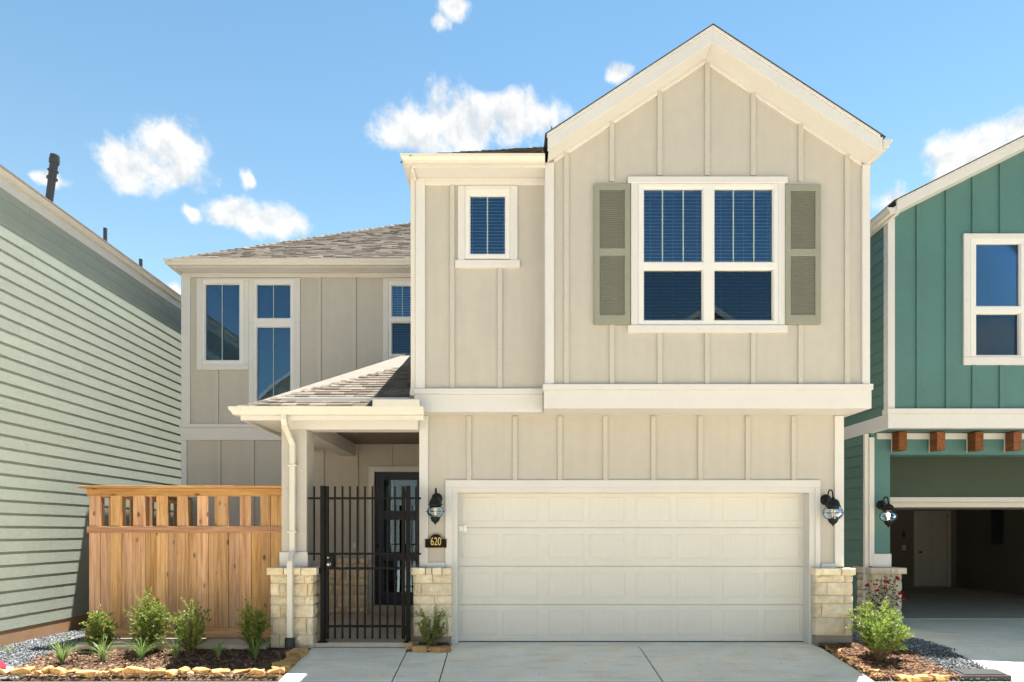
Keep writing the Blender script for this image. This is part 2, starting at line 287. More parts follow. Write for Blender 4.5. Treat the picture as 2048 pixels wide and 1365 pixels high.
# ------------------------------------------------------------------ mesh helpers
BASE = {}
class MB:
    def __init__(s): s.v = []; s.f = []; s.c = []
    def add(s, vs, fs, c=None):
        o = len(s.v); s.v += [tuple(p) for p in vs]; s.f += [tuple(i + o for i in f) for f in fs]
        s.c += [c] * len(vs); return s
    def box(s, x0, x1, y0, y1, z0, z1):
        if x1 < x0: x0, x1 = x1, x0
        if y1 < y0: y0, y1 = y1, y0
        if z1 < z0: z0, z1 = z1, z0
        return s.add([(x0, y0, z0), (x1, y0, z0), (x1, y1, z0), (x0, y1, z0), (x0, y0, z1), (x1, y0, z1), (x1, y1, z1), (x0, y1, z1)],
                     [(0, 3, 2, 1), (4, 5, 6, 7), (0, 1, 5, 4), (1, 2, 6, 5), (2, 3, 7, 6), (3, 0, 4, 7)])
    def prism(s, poly, d):
        n = len(poly); d = Vector(d); a = [Vector(p) for p in poly]; b = [p + d for p in a]
        nrm = sum(((a[i] - a[0]).cross(a[(i + 1) % n] - a[0]) for i in range(1, n - 1)), Vector())
        fs = [tuple(range(n)), tuple(range(2 * n - 1, n - 1, -1))] + [((i + 1) % n, i, i + n, (i + 1) % n + n) for i in range(n)]
        if nrm.dot(d) > 0: fs = [tuple(reversed(f)) for f in fs]
        return s.add(a + b, fs)
    def tube(s, pts, r, n=8, rot=0., cap=True, sx=1.):
        pts = [Vector(p) for p in pts]; rs = r if isinstance(r, (list, tuple)) else [r] * len(pts)
        o = len(s.v); up = None
        for i, p in enumerate(pts):
            t = ((pts[min(i + 1, len(pts) - 1)] - p).normalized() + (p - pts[max(i - 1, 0)]).normalized()).normalized()
            if up is None: up = Vector((0, 1, 0)) if abs(t.y) < .8 else Vector((0, 0, 1))
            a = up.cross(t).normalized(); b = t.cross(a).normalized(); up = b
            for k in range(n):
                th = 2 * math.pi * k / n + rot
                s.v.append(tuple(p + (a * math.cos(th) * sx + b * math.sin(th)) * rs[i])); s.c.append(None)
        for i in range(len(pts) - 1):
            for k in range(n):
                s.f.append((o + i * n + k, o + i * n + (k + 1) % n, o + (i + 1) * n + (k + 1) % n, o + (i + 1) * n + k))
        if cap:
            s.f.append(tuple(o + k for k in reversed(range(n)))); e = o + (len(pts) - 1) * n; s.f.append(tuple(e + k for k in range(n)))
        return s
    def lathe(s, prof, c, n=20, axis='z'):
        o = len(s.v); c = Vector(c)
        for r, h in prof:
            for k in range(n):
                th = 2 * math.pi * k / n; a, b = r * math.cos(th), r * math.sin(th)
                s.v.append(tuple(c + (Vector((a, b, h)) if axis == 'z' else Vector((a, -h, b))))); s.c.append(None)
        for i in range(len(prof) - 1):
            for k in range(n):
                s.f.append((o + i * n + k, o + i * n + (k + 1) % n, o + (i + 1) * n + (k + 1) % n, o + (i + 1) * n + k))
        s.f.append(tuple(o + k for k in reversed(range(n)))); e = o + (len(prof) - 1) * n; s.f.append(tuple(e + k for k in range(n)))
        return s
    def sweep(s, path, prof, z0):     # profile (outward u, up v) swept along a plan polyline; outward = left of travel
        P = [Vector((p[0], p[1])) for p in path]; o = len(s.v); m = len(prof)
        for i, p in enumerate(P):
            ns = []
            if i > 0: d = (P[i] - P[i - 1]).normalized(); ns.append(Vector((d.y, -d.x)))
            if i < len(P) - 1: d = (P[i + 1] - P[i]).normalized(); ns.append(Vector((d.y, -d.x)))
            nn = sum(ns, Vector((0, 0))).normalized(); k = 1 / max(.3, nn.dot(ns[0]))
            for u, v in prof:
                q = p + nn * u * k; s.v.append((q.x, q.y, z0 + v)); s.c.append(None)
        for i in range(len(P) - 1):
            for j in range(m):
                s.f.append((o + i * m + j, o + i * m + (j + 1) % m, o + (i + 1) * m + (j + 1) % m, o + (i + 1) * m + j))
        s.f.append(tuple(o + j for j in range(m))); e = o + (len(P) - 1) * m; s.f.append(tuple(e + j for j in reversed(range(m))))
        return s
    def mesh(s, name, off=(0, 0, 0)):
        me = bpy.data.meshes.new(name); o = off
        me.from_pydata([(a - o[0], b - o[1], c - o[2]) for a, b, c in s.v], [], s.f)
        if any(c is not None for c in s.c):
            ca = me.color_attributes.new('Col', 'FLOAT_COLOR', 'POINT')
            ca.data.foreach_set('color', [x for c in s.c for x in ((*c, 1.) if c is not None else (.5, .5, .5, 1.))])
        return me
    def build(s, name, mat, parent=None, bevel=0., smooth=False, origin=None, fix=False):
        off = BASE.get(parent.name, (0, 0, 0)) if parent else (origin or (0, 0, 0))
        me = s.mesh(name, off); me.materials.append(MT[mat] if isinstance(mat, str) else mat)
        if fix:
            bm = bmesh.new(); bm.from_mesh(me); bmesh.ops.recalc_face_normals(bm, faces=bm.faces); bm.to_mesh(me); bm.free()
        if smooth: me.polygons.foreach_set('use_smooth', [True] * len(me.polygons)); me.set_sharp_from_angle(angle=math.radians(50))
        ob = bpy.data.objects.new(name, me); COL.objects.link(ob)
        if parent: ob.parent = parent
        else: ob.location = off
        BASE[ob.name] = off
        if bevel:
            b = ob.modifiers.new('bevel', 'BEVEL'); b.width = bevel; b.segments = 1; b.limit_method = 'ANGLE'
        return ob
def tag(o, label=None, cat=None, group=None, kind=None):
    for k, v in (('label', label), ('category', cat), ('group', group), ('kind', kind)):
        if v: o[k] = v
    return o
def thing(name, loc, label, cat, group=None):
    o = bpy.data.objects.new(name, None); o.empty_display_size = .2; COL.objects.link(o); o.location = loc; BASE[o.name] = tuple(loc)
    return tag(o, label, cat, group)
def piece(name, me, loc, parent, rot=None, scale=None):
    b = BASE.get(parent.name, (0, 0, 0)); o = bpy.data.objects.new(name, me); COL.objects.link(o); o.parent = parent
    o.location = (loc[0] - b[0], loc[1] - b[1], loc[2] - b[2]); BASE[o.name] = tuple(loc)
    if rot: o.rotation_euler = rot
    if scale: o.scale = scale
    return o
def pbox(name, mat, parent, x0, x1, y0, y1, z0, z1, bevel=.003): return MB().box(x0, x1, y0, y1, z0, z1).build(name, mat, parent, bevel)
def cells(mb, x0, x1, z0, z1, y0, y1, holes):   # a slab with rectangular openings, as one connected sheet front and back
    xs = sorted({x0, x1, *[min(max(h[k], x0), x1) for h in holes for k in (0, 1)]}); zs = sorted({z0, z1, *[min(max(h[k], z0), z1) for h in holes for k in (2, 3)]})
    solid = {}
    for i in range(len(xs) - 1):
        for j in range(len(zs) - 1):
            cx, cz = (xs[i] + xs[i + 1]) / 2, (zs[j] + zs[j + 1]) / 2
            solid[i, j] = not any(h[0] < cx < h[1] and h[2] < cz < h[3] for h in holes)
    o = len(mb.v); nz = len(zs)
    for y in (y0, y1):
        for x in xs:
            for z in zs: mb.v.append((x, y, z)); mb.c.append(None)
    K = len(xs) * nz; a = lambda i, j, b=0: o + b * K + i * nz + j
    for (i, j), so in solid.items():
        if not so: continue
        mb.f.append((a(i, j), a(i + 1, j), a(i + 1, j + 1), a(i, j + 1))); mb.f.append((a(i, j, 1), a(i, j + 1, 1), a(i + 1, j + 1, 1), a(i + 1, j, 1)))
        if not solid.get((i - 1, j)): mb.f.append((a(i, j), a(i, j + 1), a(i, j + 1, 1), a(i, j, 1)))
        if not solid.get((i + 1, j)): mb.f.append((a(i + 1, j), a(i + 1, j, 1), a(i + 1, j + 1, 1), a(i + 1, j + 1)))
        if not solid.get((i, j - 1)): mb.f.append((a(i, j), a(i, j, 1), a(i + 1, j, 1), a(i + 1, j)))
        if not solid.get((i, j + 1)): mb.f.append((a(i, j + 1), a(i + 1, j + 1), a(i + 1, j + 1, 1), a(i, j + 1, 1)))
    return mb
def clean(ob):
    bm = bmesh.new(); bm.from_mesh(ob.data); bmesh.ops.delete(bm, geom=[v for v in bm.verts if not v.link_faces], context='VERTS'); bm.to_mesh(ob.data); bm.free(); return ob
def gz(Y): return 0. if Y > 8.75 else (-.16 if Y < 7.5 else -.16 * (8.75 - Y) / 1.25)
def gp(px, py):
    lo, hi = 4., 20.
    for _ in range(50):
        m = (lo + hi) / 2
        if CY + (CZ - gz(m)) * F / m > py: lo = m
        else: hi = m
    return Vector((PX(px, lo), lo, gz(lo)))

# ------------------------------------------------------------------ ground
g = MB(); prof = [(-300, -.2), (7.4, -.2), (8.75, -.035), (400, -.035)]
for x in (-300, 300): g.v += [(x, y, z) for y, z in prof]; g.c += [None] * 4
g.f = [(i, i + 4, i + 5, i + 1) for i in range(3)]
tag(g.build('ground', 'ground'), kind='structure')
def strip(mb, x0, x1, ys, dz0=-.06, dz1=0.):
    o = len(mb.v); n = len(ys)
    for x in (x0, x1):
        for y in ys: mb.v += [(x, y, gz(y) + dz0), (x, y, gz(y) + dz1)]; mb.c += [None, None]
    a = lambda s, i, t: o + s * 2 * n + i * 2 + t
    for i in range(n - 1):
        mb.f += [(a(0, i, 1), a(1, i, 1), a(1, i + 1, 1), a(0, i + 1, 1)), (a(0, i, 0), a(0, i + 1, 0), a(1, i + 1, 0), a(1, i, 0)),
                 (a(0, i, 0), a(0, i, 1), a(0, i + 1, 1), a(0, i + 1, 0)), (a(1, i, 0), a(1, i + 1, 0), a(1, i + 1, 1), a(1, i, 1))]
    mb.f += [(a(0, 0, 0), a(1, 0, 0), a(1, 0, 1), a(0, 0, 1)), (a(0, n - 1, 0), a(0, n - 1, 1), a(1, n - 1, 1), a(1, n - 1, 0))]
    return mb
st = MB().box(-60, 60, -5.9, 7.49, -.195, -.165).build('street', 'street'); tag(st, kind='structure')
drv = strip(MB(), -2.62, 4.22, [7.51, 8.75, 8.93], -.07, -.02).build('driveway', 'joint'); tag(drv, kind='structure')
for x0, x1, y1 in ((-2.64, -1.338, 8.775), (-1.322, -.792, 8.60), (-.776, 1.79, 8.94), (1.806, 4.24, 8.94)):
    strip(MB(), x0, x1, [7.5, 8.0, 8.4, 8.6] + ([8.75, y1] if y1 > 8.7 else []), -.06, 0.).build('slab', 'concrete', drv, .006)
th = MB().box(-.76, 4.26, 8.945, 9.6, -.05, .006).build('garage_threshold', 'concrete'); tag(th, kind='structure')
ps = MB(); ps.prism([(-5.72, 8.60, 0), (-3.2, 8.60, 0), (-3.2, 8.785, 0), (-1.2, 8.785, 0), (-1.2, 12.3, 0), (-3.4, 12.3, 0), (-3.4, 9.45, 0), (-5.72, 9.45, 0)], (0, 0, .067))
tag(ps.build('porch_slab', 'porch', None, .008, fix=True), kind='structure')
d2 = strip(MB(), 5.87, 12.6, [7.51, 8.75, 11.6], -.07, -.02).build('driveway', 'joint'); tag(d2, kind='structure')
for y0, y1 in ((7.5, 9.30), (9.315, 11.68)):
    for x0, x1 in ((5.85, 9.2), (9.215, 12.7)):
        ys = [y0] + [y for y in (8.0, 8.4, 8.75) if y0 < y < y1] + [y1]
        strip(MB(), x0, x1, ys, -.06, 0.).build('slab', 'concrete', d2, .006)
def bed(name, mat, x0, x1, y0, y1, h, nx, ny, edge=.12):
    mb = MB(); r = np.random.default_rng(abs(hash(name + str(round(x0, 2)))) % 1000 if False else int(abs(x0 * 97 + y0 * 13)) + 3)
    for i in range(nx + 1):
        for j in range(ny + 1):
            x = x0 + (x1 - x0) * i / nx; y = y0 + (y1 - y0) * j / ny
            e = min(x - x0, x1 - x, y - y0, y1 - y); k = min(1, max(0, e / edge))
            mb.v.append((x, y, gz(y) - .012 + h * k * (.7 + .6 * r.random()) )); mb.c.append(None)
    for i in range(nx):
        for j in range(ny):
            a = i * (ny + 1) + j; mb.f.append((a, a + ny + 1, a + ny + 2, a + 1))
    o = mb.build(name, mat, smooth=True); tag(o, kind='structure'); return o
bed('mulch_bed', 'mulch_base', -5.9, -2.66, 7.56, 8.61, .035, 60, 22)
bed('mulch_bed', 'mulch_base', 4.26, 5.3, 7.52, 8.95, .04, 24, 30)
bed('mulch_bed', 'mulch_base', -1.36, -.77, 8.60, 8.95, .05, 16, 10, .06)
bed('gravel_bed', 'gravel_base', -6.9, -5.86, 7.52, 12.0, .014, 20, 60, .02)
bed('gravel_bed', 'gravel_base', 5.26, 5.84, 7.52, 10.8, .014, 14, 60, .02)
bed('gravel_bed', 'gravel_base', 4.66, 5.99, 8.96, 15.0, .010, 14, 60, .02)
def scatter(name, mat, n, area, zoff, size, flat, cols, label, cat):
    r = RNG; V = []; Fc = []; C = []
    for k in range(n):
        x, y = area(r); z = gz(y) + zoff + r.random() * .012
        s = size[0] + (size[1] - size[0]) * r.random(); rot = Matrix.Rotation(r.random() * 6.28, 3, 'Z') @ Matrix.Rotation((r.random() - .5) * (1.1 if flat else 3), 3, 'X') @ Matrix.Rotation((r.random() - .5) * (.9 if flat else 3), 3, 'Y')
        dim = (s, s * (.22 + .3 * r.random()), s * .12) if flat else (s, s * (.6 + .4 * r.random()), s * (.5 + .35 * r.random()))
        o = len(V)
        for p in ((1, 0, 0), (-1, 0, 0), (0, 1, 0), (0, -1, 0), (0, 0, 1), (0, 0, -1)):
            q = rot @ Vector([p[i] * dim[i] * (.75 + .5 * r.random()) for i in range(3)]); V.append((x + q.x, y + q.y, z + q.z))
        Fc += [(o + a, o + b, o + c) for a, b, c in ((0, 2, 4), (2, 1, 4), (1, 3, 4), (3, 0, 4), (2, 0, 5), (1, 2, 5), (3, 1, 5), (0, 3, 5))]
        c = cols[int(r.random() * len(cols))]; kk = .65 + .7 * r.random(); C += [tuple(a * kk for a in c)] * 6
    m = MB(); m.v, m.f, m.c = V, Fc, C
    tag(m.build(name, mat), label, cat, kind='stuff')
GR = [(.15, .16, .17), (.10, .107, .115), (.21, .217, .225), (.065, .07, .078), (.28, .28, .275), (.125, .14, .155)]
scatter('gravel', 'gravel', 8500, lambda r: (-6.88 + 1.1 * r.random() ** 1.0 + (.12 * r.random()), 7.55 + 3.0 * r.random() ** 1.4), .008, (.010, .021), False, GR, 'blue grey gravel beside the pale green siding wall', 'gravel')
def rg(r):
    if r.random() < .5: return 5.2 + .66 * r.random(), 7.53 + 3.0 * r.random()
    return 4.78 + 1.2 * r.random(), 8.6 + 3. * r.random()
scatter('gravel', 'gravel', 7500, rg, .008, (.010, .021), False, GR, 'dark grey gravel between the driveway of the teal house and the mulch', 'gravel')
MU = [(.10, .055, .033), (.15, .085, .05), (.20, .12, .07), (.06, .035, .024), (.26, .17, .105)]
scatter('mulch_chips', 'chips', 9000, lambda r: (-5.95 + 3.27 * r.random(), 7.58 + 1.01 * r.random()), .03, (.012, .034), True, MU, 'brown shredded mulch around the shrubs before the wooden fence', 'mulch')
scatter('mulch_chips', 'chips', 3800, lambda r: (4.28 + 1.0 * r.random() ** 1.2, 7.54 + 1.38 * r.random()), .032, (.012, .036), True, [(.17, .075, .035), (.22, .10, .05)] + MU, 'reddish brown mulch around the bright green bush', 'mulch')
scatter('mulch_chips', 'chips', 900, lambda r: (-1.33 + .53 * r.random(), 8.64 + .27 * r.random()), .04, (.012, .03), True, MU, 'brown mulch in the small bed at the foot of the gate pier', 'mulch')

# ------------------------------------------------------------------ builders shared by the houses
GUT = [(0, 0), (.075, 0), (.082, .03), (.112, .065), (.118, .10), (.106, .10), (.10, .088), (0, .088)]
def shingles(name, parent, E, u, run, up, nrm, ulo, uhi, smax, expo=.115, s0=0., wr=(.09, .26), cols=None, tk=.6):
    mb = MB(); E, u, up, nrm = (Vector(a) for a in (E, u, up, nrm)); rr = random.Random(int(abs(E.x) * 100)); s = s0; k = 0
    cols = cols or [(.118, .10, .082), (.10, .085, .07), (.135, .115, .094), (.082, .07, .058), (.11, .093, .077), (.15, .128, .105)]
    while s < smax:
        a, b = ulo(s), uhi(s); x = a - rr.random() * .2
        while x < b:
            wd = rr.uniform(*wr); x0, x1 = max(a, x), min(b, x + wd - .004); x += wd
            if x1 - x0 < .015: continue
            c = rr.choice(cols); kk = rr.uniform(.85, 1.15); c = tuple(q * kk for q in c); t = rr.choice((.019, .012, .008)) * tk
            lift = .002 * rr.random(); e1 = s + expo * 1.08
            p = lambda uu, ss, h: tuple(E + u * uu + up * ss + nrm * h)
            vs_ = [p(x0, s, .0), p(x1, s, .0), p(x1, e1, -.006), p(x0, e1, -.006), p(x0, s, t + lift + .005), p(x1, s, t + lift + .005), p(x1, e1, .003), p(x0, e1, .003)]
            dk = tuple(q * .45 for q in c)
            mb.add(vs_, [(4, 5, 6, 7), (0, 1, 5, 4), (1, 2, 6, 5), (3, 0, 4, 7)], c)
        s += expo; k += 1
    o = mb.build(name, 'shingle', parent, fix=False); o['kind'] = 'stuff'; return o
def battens(parent, mat, list_, Yw, zlo, zhi, wd=.064, th=.025):
    for px in list_:
        px, a, b = (px if isinstance(px, tuple) else (px, zlo, zhi)); x = PX(px, Yw - th)
        pbox('batten', mat, parent, x - wd / 2, x + wd / 2, Yw - th, Yw + .004, a, b, .003)
def window(parent, Yw, frame, panes, muntins=(), casing=(), blinds=None, screws=()):
    """frame, panes in photo pixels on the wall plane; casing boxes (x0,x1,y0,y1,proud) too."""
    R = lambda r, Y: (PX(r[0], Y), PX(r[2], Y), PZ(r[3], Y), PZ(r[1], Y))
    fx0, fx1, fz0, fz1 = R(frame, Yw - .02)
    holes = [R(p[:4], Yw + .0) for p in panes]
    wn = clean(cells(MB(), fx0, fx1, fz0, fz1, Yw - .022, Yw + .075, holes).build('window', 'white', parent, .005))
    for p, h in zip(panes, holes):
        kind = p[4]; dy = .028 if kind == 'glass' else .045
        MB().box(h[0] - .004, h[1] + .004, Yw + dy, Yw + dy + .006, h[2] - .004, h[3] + .004).build('pane', kind, wn)
        for sx in (0, 1):          # narrow sash bead round each pane
            pass
        cells(MB(), h[0] - .002, h[1] + .002, h[2] - .002, h[3] + .002, Yw - .004, Yw + dy, [(h[0] + .012, h[1] - .012, h[2] + .012, h[3] - .012)]).build('sash', 'white', wn, .002)
    for x0, y0, y1 in muntins:
        x = PX(x0, Yw + .03); pbox('muntin', 'grid', wn, x - .008, x + .008, Yw + .016, Yw + .027, PZ(y1, Yw), PZ(y0, Yw), .002)
    for x0, y0, x1, y1, pr in casing:
        a = R((x0, y0, x1, y1), Yw - pr); pbox('casing', 'trim', wn, a[0], a[1], Yw - pr, Yw + .004, a[2], a[3], .004)
    for x0, y0 in screws:
        piece('screw', SCREW, (PX(x0, Yw - .03), Yw - .0285, PZ(y0, Yw - .03)), wn)
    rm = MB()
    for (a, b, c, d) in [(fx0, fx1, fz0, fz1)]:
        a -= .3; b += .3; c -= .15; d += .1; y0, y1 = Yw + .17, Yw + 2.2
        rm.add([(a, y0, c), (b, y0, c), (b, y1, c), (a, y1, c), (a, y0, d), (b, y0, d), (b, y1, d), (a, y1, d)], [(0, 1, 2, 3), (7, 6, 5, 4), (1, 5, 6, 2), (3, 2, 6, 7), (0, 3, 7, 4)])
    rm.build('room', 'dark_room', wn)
    if blinds:
        for bx0, bx1, by0, by1 in blinds:
            x0, x1 = PX(bx0, Yw + .08), PX(bx1, Yw + .08); zt, zb = PZ(by0, Yw + .08), PZ(by1, Yw + .08); sl_ = .0455
            me = MB(); a = math.radians(24); hw = .0245
            me.prism([(-(x1 - x0) / 2, -hw * math.cos(a), -hw * math.sin(a)), (-(x1 - x0) / 2, 0, .003), (-(x1 - x0) / 2, hw * math.cos(a), hw * math.sin(a)), (-(x1 - x0) / 2, hw * math.cos(a), hw * math.sin(a) - .003), (-(x1 - x0) / 2, 0, 0), (-(x1 - x0) / 2, -hw * math.cos(a), -hw * math.sin(a) - .003)], (x1 - x0, 0, 0))
            me = me.mesh('slat'); me.materials.append(MT['blind']); z = zt - .03
            pbox('headrail', 'blind', wn, x0, x1, Yw + .077, Yw + .12, zt - .025, zt + .02, .002)
            while z > zb:
                piece('slat', me, ((x0 + x1) / 2, Yw + .103, z), wn); z -= sl_
            for fx in (.16, .5, .86):
                x = x0 + (x1 - x0) * fx; MB().tube([(x, Yw + .076, zt), (x, Yw + .076, zb)], .0014, 4).build('cord', 'blind', wn)
    return wn
_s = MB().lathe([(.006, 0), (.006, .002), (.003, .003)], (0, 0, 0), 8, 'y'); SCREW = _s.mesh('screw'); SCREW.materials.append(MT['roof_metal'])
def rough_block(mb_dims, rr, amp=.024, nx=5, nz=3, face='front'):
    """one rock-faced stone: a block whose exposed face is pillowed and chipped."""
    x0, x1, y0, y1, z0, z1 = mb_dims; mb = MB(); o = 0
    for j in range(nz + 1):
        for i in range(nx + 1):
            e = (i in (0, nx)) + (j in (0, nz)); out = (rr.uniform(.2, 1.0) * amp if e == 0 else -amp * rr.uniform(.1, .5) * e)
            fx, fz = i / nx, j / nz
            if 0 < i < nx: fx += rr.uniform(-.3, .3) / nx
            if 0 < j < nz: fz += rr.uniform(-.3, .3) / nz
            if face == 'front': mb.v.append((x0 + (x1 - x0) * fx, y0 - out, z0 + (z1 - z0) * fz))
            elif face == 'right': mb.v.append((x1 + out, y0 + (y1 - y0) * fx, z0 + (z1 - z0) * fz))
            else: mb.v.append((x0 - out, y1 + (y0 - y1) * fx, z0 + (z1 - z0) * fz))
            mb.c.append(None)
    W = nx + 1
    for j in range(nz):
        for i in range(nx): a = j * W + i; mb.f.append((a, a + 1, a + W + 1, a + W))
    if face == 'front': bk = [(x0, y1, z0), (x1, y1, z0), (x1, y1, z1), (x0, y1, z1)]
    elif face == 'right': bk = [(x0, y0, z0), (x0, y1, z0), (x0, y1, z1), (x0, y0, z1)]
    else: bk = [(x1, y1, z0), (x1, y0, z0), (x1, y0, z1), (x1, y1, z1)]
    b = len(mb.v); mb.v += bk; mb.c += [None] * 4; T = nz * W
    mb.f += [tuple([b, b + 1] + list(range(nx, -1, -1))), tuple([b + 3] + [T + i for i in range(nx + 1)] + [b + 2])[::-1] if False else tuple([b + 2, b + 3] + [T + i for i in range(nx + 1)]),
             tuple([b + 3, b] + [j * W for j in range(nz + 1)]), tuple([b + 1, b + 2] + [j * W + nx for j in range(nz, -1, -1)]), (b + 3, b + 2, b + 1, b)]
    return mb
def stone_pier(parent, x0, x1, y0, y1, z0, zt, mat, seed, sides=('right',), cap=None, rows=(.118, .17, .12, .17, .23, .14), splits=None):
    rr = random.Random(seed); g = .011
    pier = MB().box(x0 + .024, x1 - .024, y0 + .026, y1, z0, zt).build('stone_pier', 'mortar', parent)
    z = zt; n = 0; d = .10
    while z > z0 + .02:
        h = rows[n % len(rows)]; zb = max(z0, z - h)
        if zb - z0 < .05: zb = z0
        fr = splits[n % len(splits)] if splits else rr.choice(((.42,), (.3, .7), (.62,), (.5,), (.25, .72), (.7,)))
        cs = [0, *fr, 1]; xa, xb = x0, x1
        for i in range(len(cs) - 1):
            dm = (xa + (xb - xa) * cs[i] + g * (i > 0), xa + (xb - xa) * cs[i + 1], y0, y0 + d, zb + g, z)
            rough_block(dm, rr).build('stone', mat, pier, fix=True)
        for sd in sides:
            L_ = y1 - y0 - d - g; k = max(1, round(L_ / .25))
            for i in range(k):
                ya, yb = y0 + d + g + L_ * i / k, y0 + d + L_ * (i + 1) / k
                dm = (x1 - d, x1, ya, yb, zb + g, z) if sd == 'right' else (x0, x0 + d, ya, yb, zb + g, z)
                rough_block(dm, rr, face=sd).build('stone', mat, pier, fix=True)
        z = zb; n += 1
    if cap:
        cx0, cx1, cy0, cy1, cz1, cuts = cap; cs = [0, *cuts, 1]
        for i in range(len(cs) - 1):
            a, b = cx0 + (cx1 - cx0) * cs[i] + g * (i > 0), cx0 + (cx1 - cx0) * cs[i + 1]
            bl = rough_block((a, b, cy0, cy1, zt + .004, cz1), rr, .008, 4, 2); bl.build('cap_stone', mat, pier, .006, fix=True)
    return pier
def lap_siding(parent, mat, X, side, y0, y1, z0, z1, expo=.178, t=.0068, seed=1, cut=None):
    rr = random.Random(seed); z = z0
    while z < z1 - .02:
        ys = [y0 if not cut or z > cut[0] else cut[1]]
        y = ys[0] + rr.uniform(.8, 3.2)
        while y < y1 - .5: ys.append(y); y += 3.66
        ys.append(y1); zt = min(z + expo + .03, z1)
        for a, b in zip(ys[:-1], ys[1:]):
            b -= .0025
            prof = [(0, z), (side * (t * 2.05 + .001), z), (side * (t * .95), zt), (0, zt)]
            MB().prism([(X + u, a, zz) for u, zz in prof], (0, b - a, 0)).build('siding_board', mat, parent, fix=True)
        z += expo

# ------------------------------------------------------------------ beige house
YG, YU, YS, YB = 9.04, 8.54, 8.80, 12.02
H = thing('beige_house', (1.7, YG, 0), 'beige board and batten two storey house with cream garage door and gable', 'house')
XL, XR = PX(842, YG), PX(1683, YG)          # garage wall
ox0, ox1, ozt = PX(911, YG), PX(1622, YG), PZ(981.7, YG)
cells(MB(), XL, XR, 0, 3.2, YG, YG + .2, [(ox0, ox1, -1, ozt)]).build('wall', 'beige', H)
battens(H, 'batten', [938, 1030, 1120, 1211, 1307, 1401, 1496, 1588], YG, PZ(961, YG), 3.17)
pbox('corner_trim', 'trim', H, XL - .02, PX(856, YG - .03), YG - .03, YG + .12, 1.08, 3.178)
pbox('corner_trim', 'trim', H, PX(1670, YG - .03), XR + .02, YG - .03, YG + .12, 1.08, 3.178)
pbox('base_trim', 'trim', H, PX(856, YG) - .01, PX(890.5, YG), YG - .027, YG + .01, PZ(1138, YG), PZ(1125, YG))
pbox('base_trim', 'trim', H, PX(1641, YG), PX(1670, YG) + .01, YG - .027, YG + .01, PZ(1139, YG), PZ(1127.5, YG))
cz = PZ(975.6, YG - .03)
pbox('garage_casing', 'trim', H, PX(890.5, YG - .033), PX(905, YG - .033), YG - .033, YG + .01, .004, cz)
pbox('garage_casing', 'trim', H, PX(1631, YG - .033), PX(1641, YG - .033), YG - .033, YG + .01, .004, cz)
pbox('garage_casing', 'trim', H, PX(890.5, YG - .033), PX(1641, YG - .033), YG - .033, YG + .01, cz + .001, PZ(960.6, YG - .033))
for a, b in ((PX(904, YG), ox0 + .03), (ox1 - .03, PX(1632, YG))): pbox('door_jamb', 'trim', H, a, b, YG - .016, YG + .185, .004, ozt - .03)
pbox('door_jamb', 'trim', H, PX(904, YG), PX(1632, YG), YG - .016, YG + .185, ozt - .03, cz + .003)
def garage_door():
    y = YG + .165; x0, x1 = ox0 + .002, ox1 - .002; zs = [.012, PZ(1210, y), PZ(1133, y), PZ(1056, y), ozt - .012]
    gd = MB().box(x0, x1, y + .03, y + .05, .012, ozt - .012).build('garage_door', 'door', H)
    wd, hp = .505, .352
    pm = MB(); xs = [(0, 0), (.009, .004), (.02, .004), (.026, .001)]; k = 6
    for i in range(1, k): c = .026 + (wd - .052) * i / k; xs += [(c - .005, .001), (c, .0), (c + .005, .001)]
    xs += [(wd - .026, .001), (wd - .02, .004), (wd - .009, .004), (wd, 0)]
    zz = [(0, 0), (.009, 1), (.02, 1), (.026, 1), (hp - .026, 1), (hp - .02, 1), (hp - .009, 1), (hp, 0)]
    for j, (z, q) in enumerate(zz):
        for x, h in xs:
            hh = 0 if q == 0 else (.004 if j in (1, 2, 5, 6) and .009 <= x <= wd - .009 else h)
            pm.v.append((x, -hh, z)); pm.c.append(None)
    W = len(xs)
    for j in range(len(zz) - 1):
        for i in range(W - 1): a = j * W + i; pm.f.append((a, a + 1, a + W + 1, a + W))
    pmesh = pm.mesh('panel'); pmesh.materials.append(MT['door'])
    for a, b in zip(zs[:-1], zs[1:]):
        sec = MB(); sec.box(x0, x1, y, y + .032, a + .002, b - .002); s_ = sec.build('door_section', 'door', gd, .004)
        for i in range(8):
            xp = x0 + .0725 + (i // 2) * 1.232 + (i % 2) * .58
            piece('panel', pmesh, (xp, y - .0012, a + (b - a - hp) * .53), s_)
    pbox('bottom_seal', 'plastic', gd, x0, x1, y - .004, y + .028, .007, .020, 0)
garage_door()
# left and right flank walls of the garage and of the upper floor
pbox('wall', 'beige', H, XL, XL + .18, YG + .205, YB + .1, 0, 3.2, 0)
pbox('wall', 'beige', H, XR - .18, XR, YG + .205, 19, 0, 3.2, 0)
UL, UR, GXL = PX(834, YS), 4.72, PX(1093, YU)
pbox('wall', 'beige', H, UL, UL + .18, YS + .205, YB + 1.5, 3.2, 6.4, 0)
pbox('wall', 'beige', H, UR - .18, UR, YU + .35, 19, 3.2, 6.4, 0)
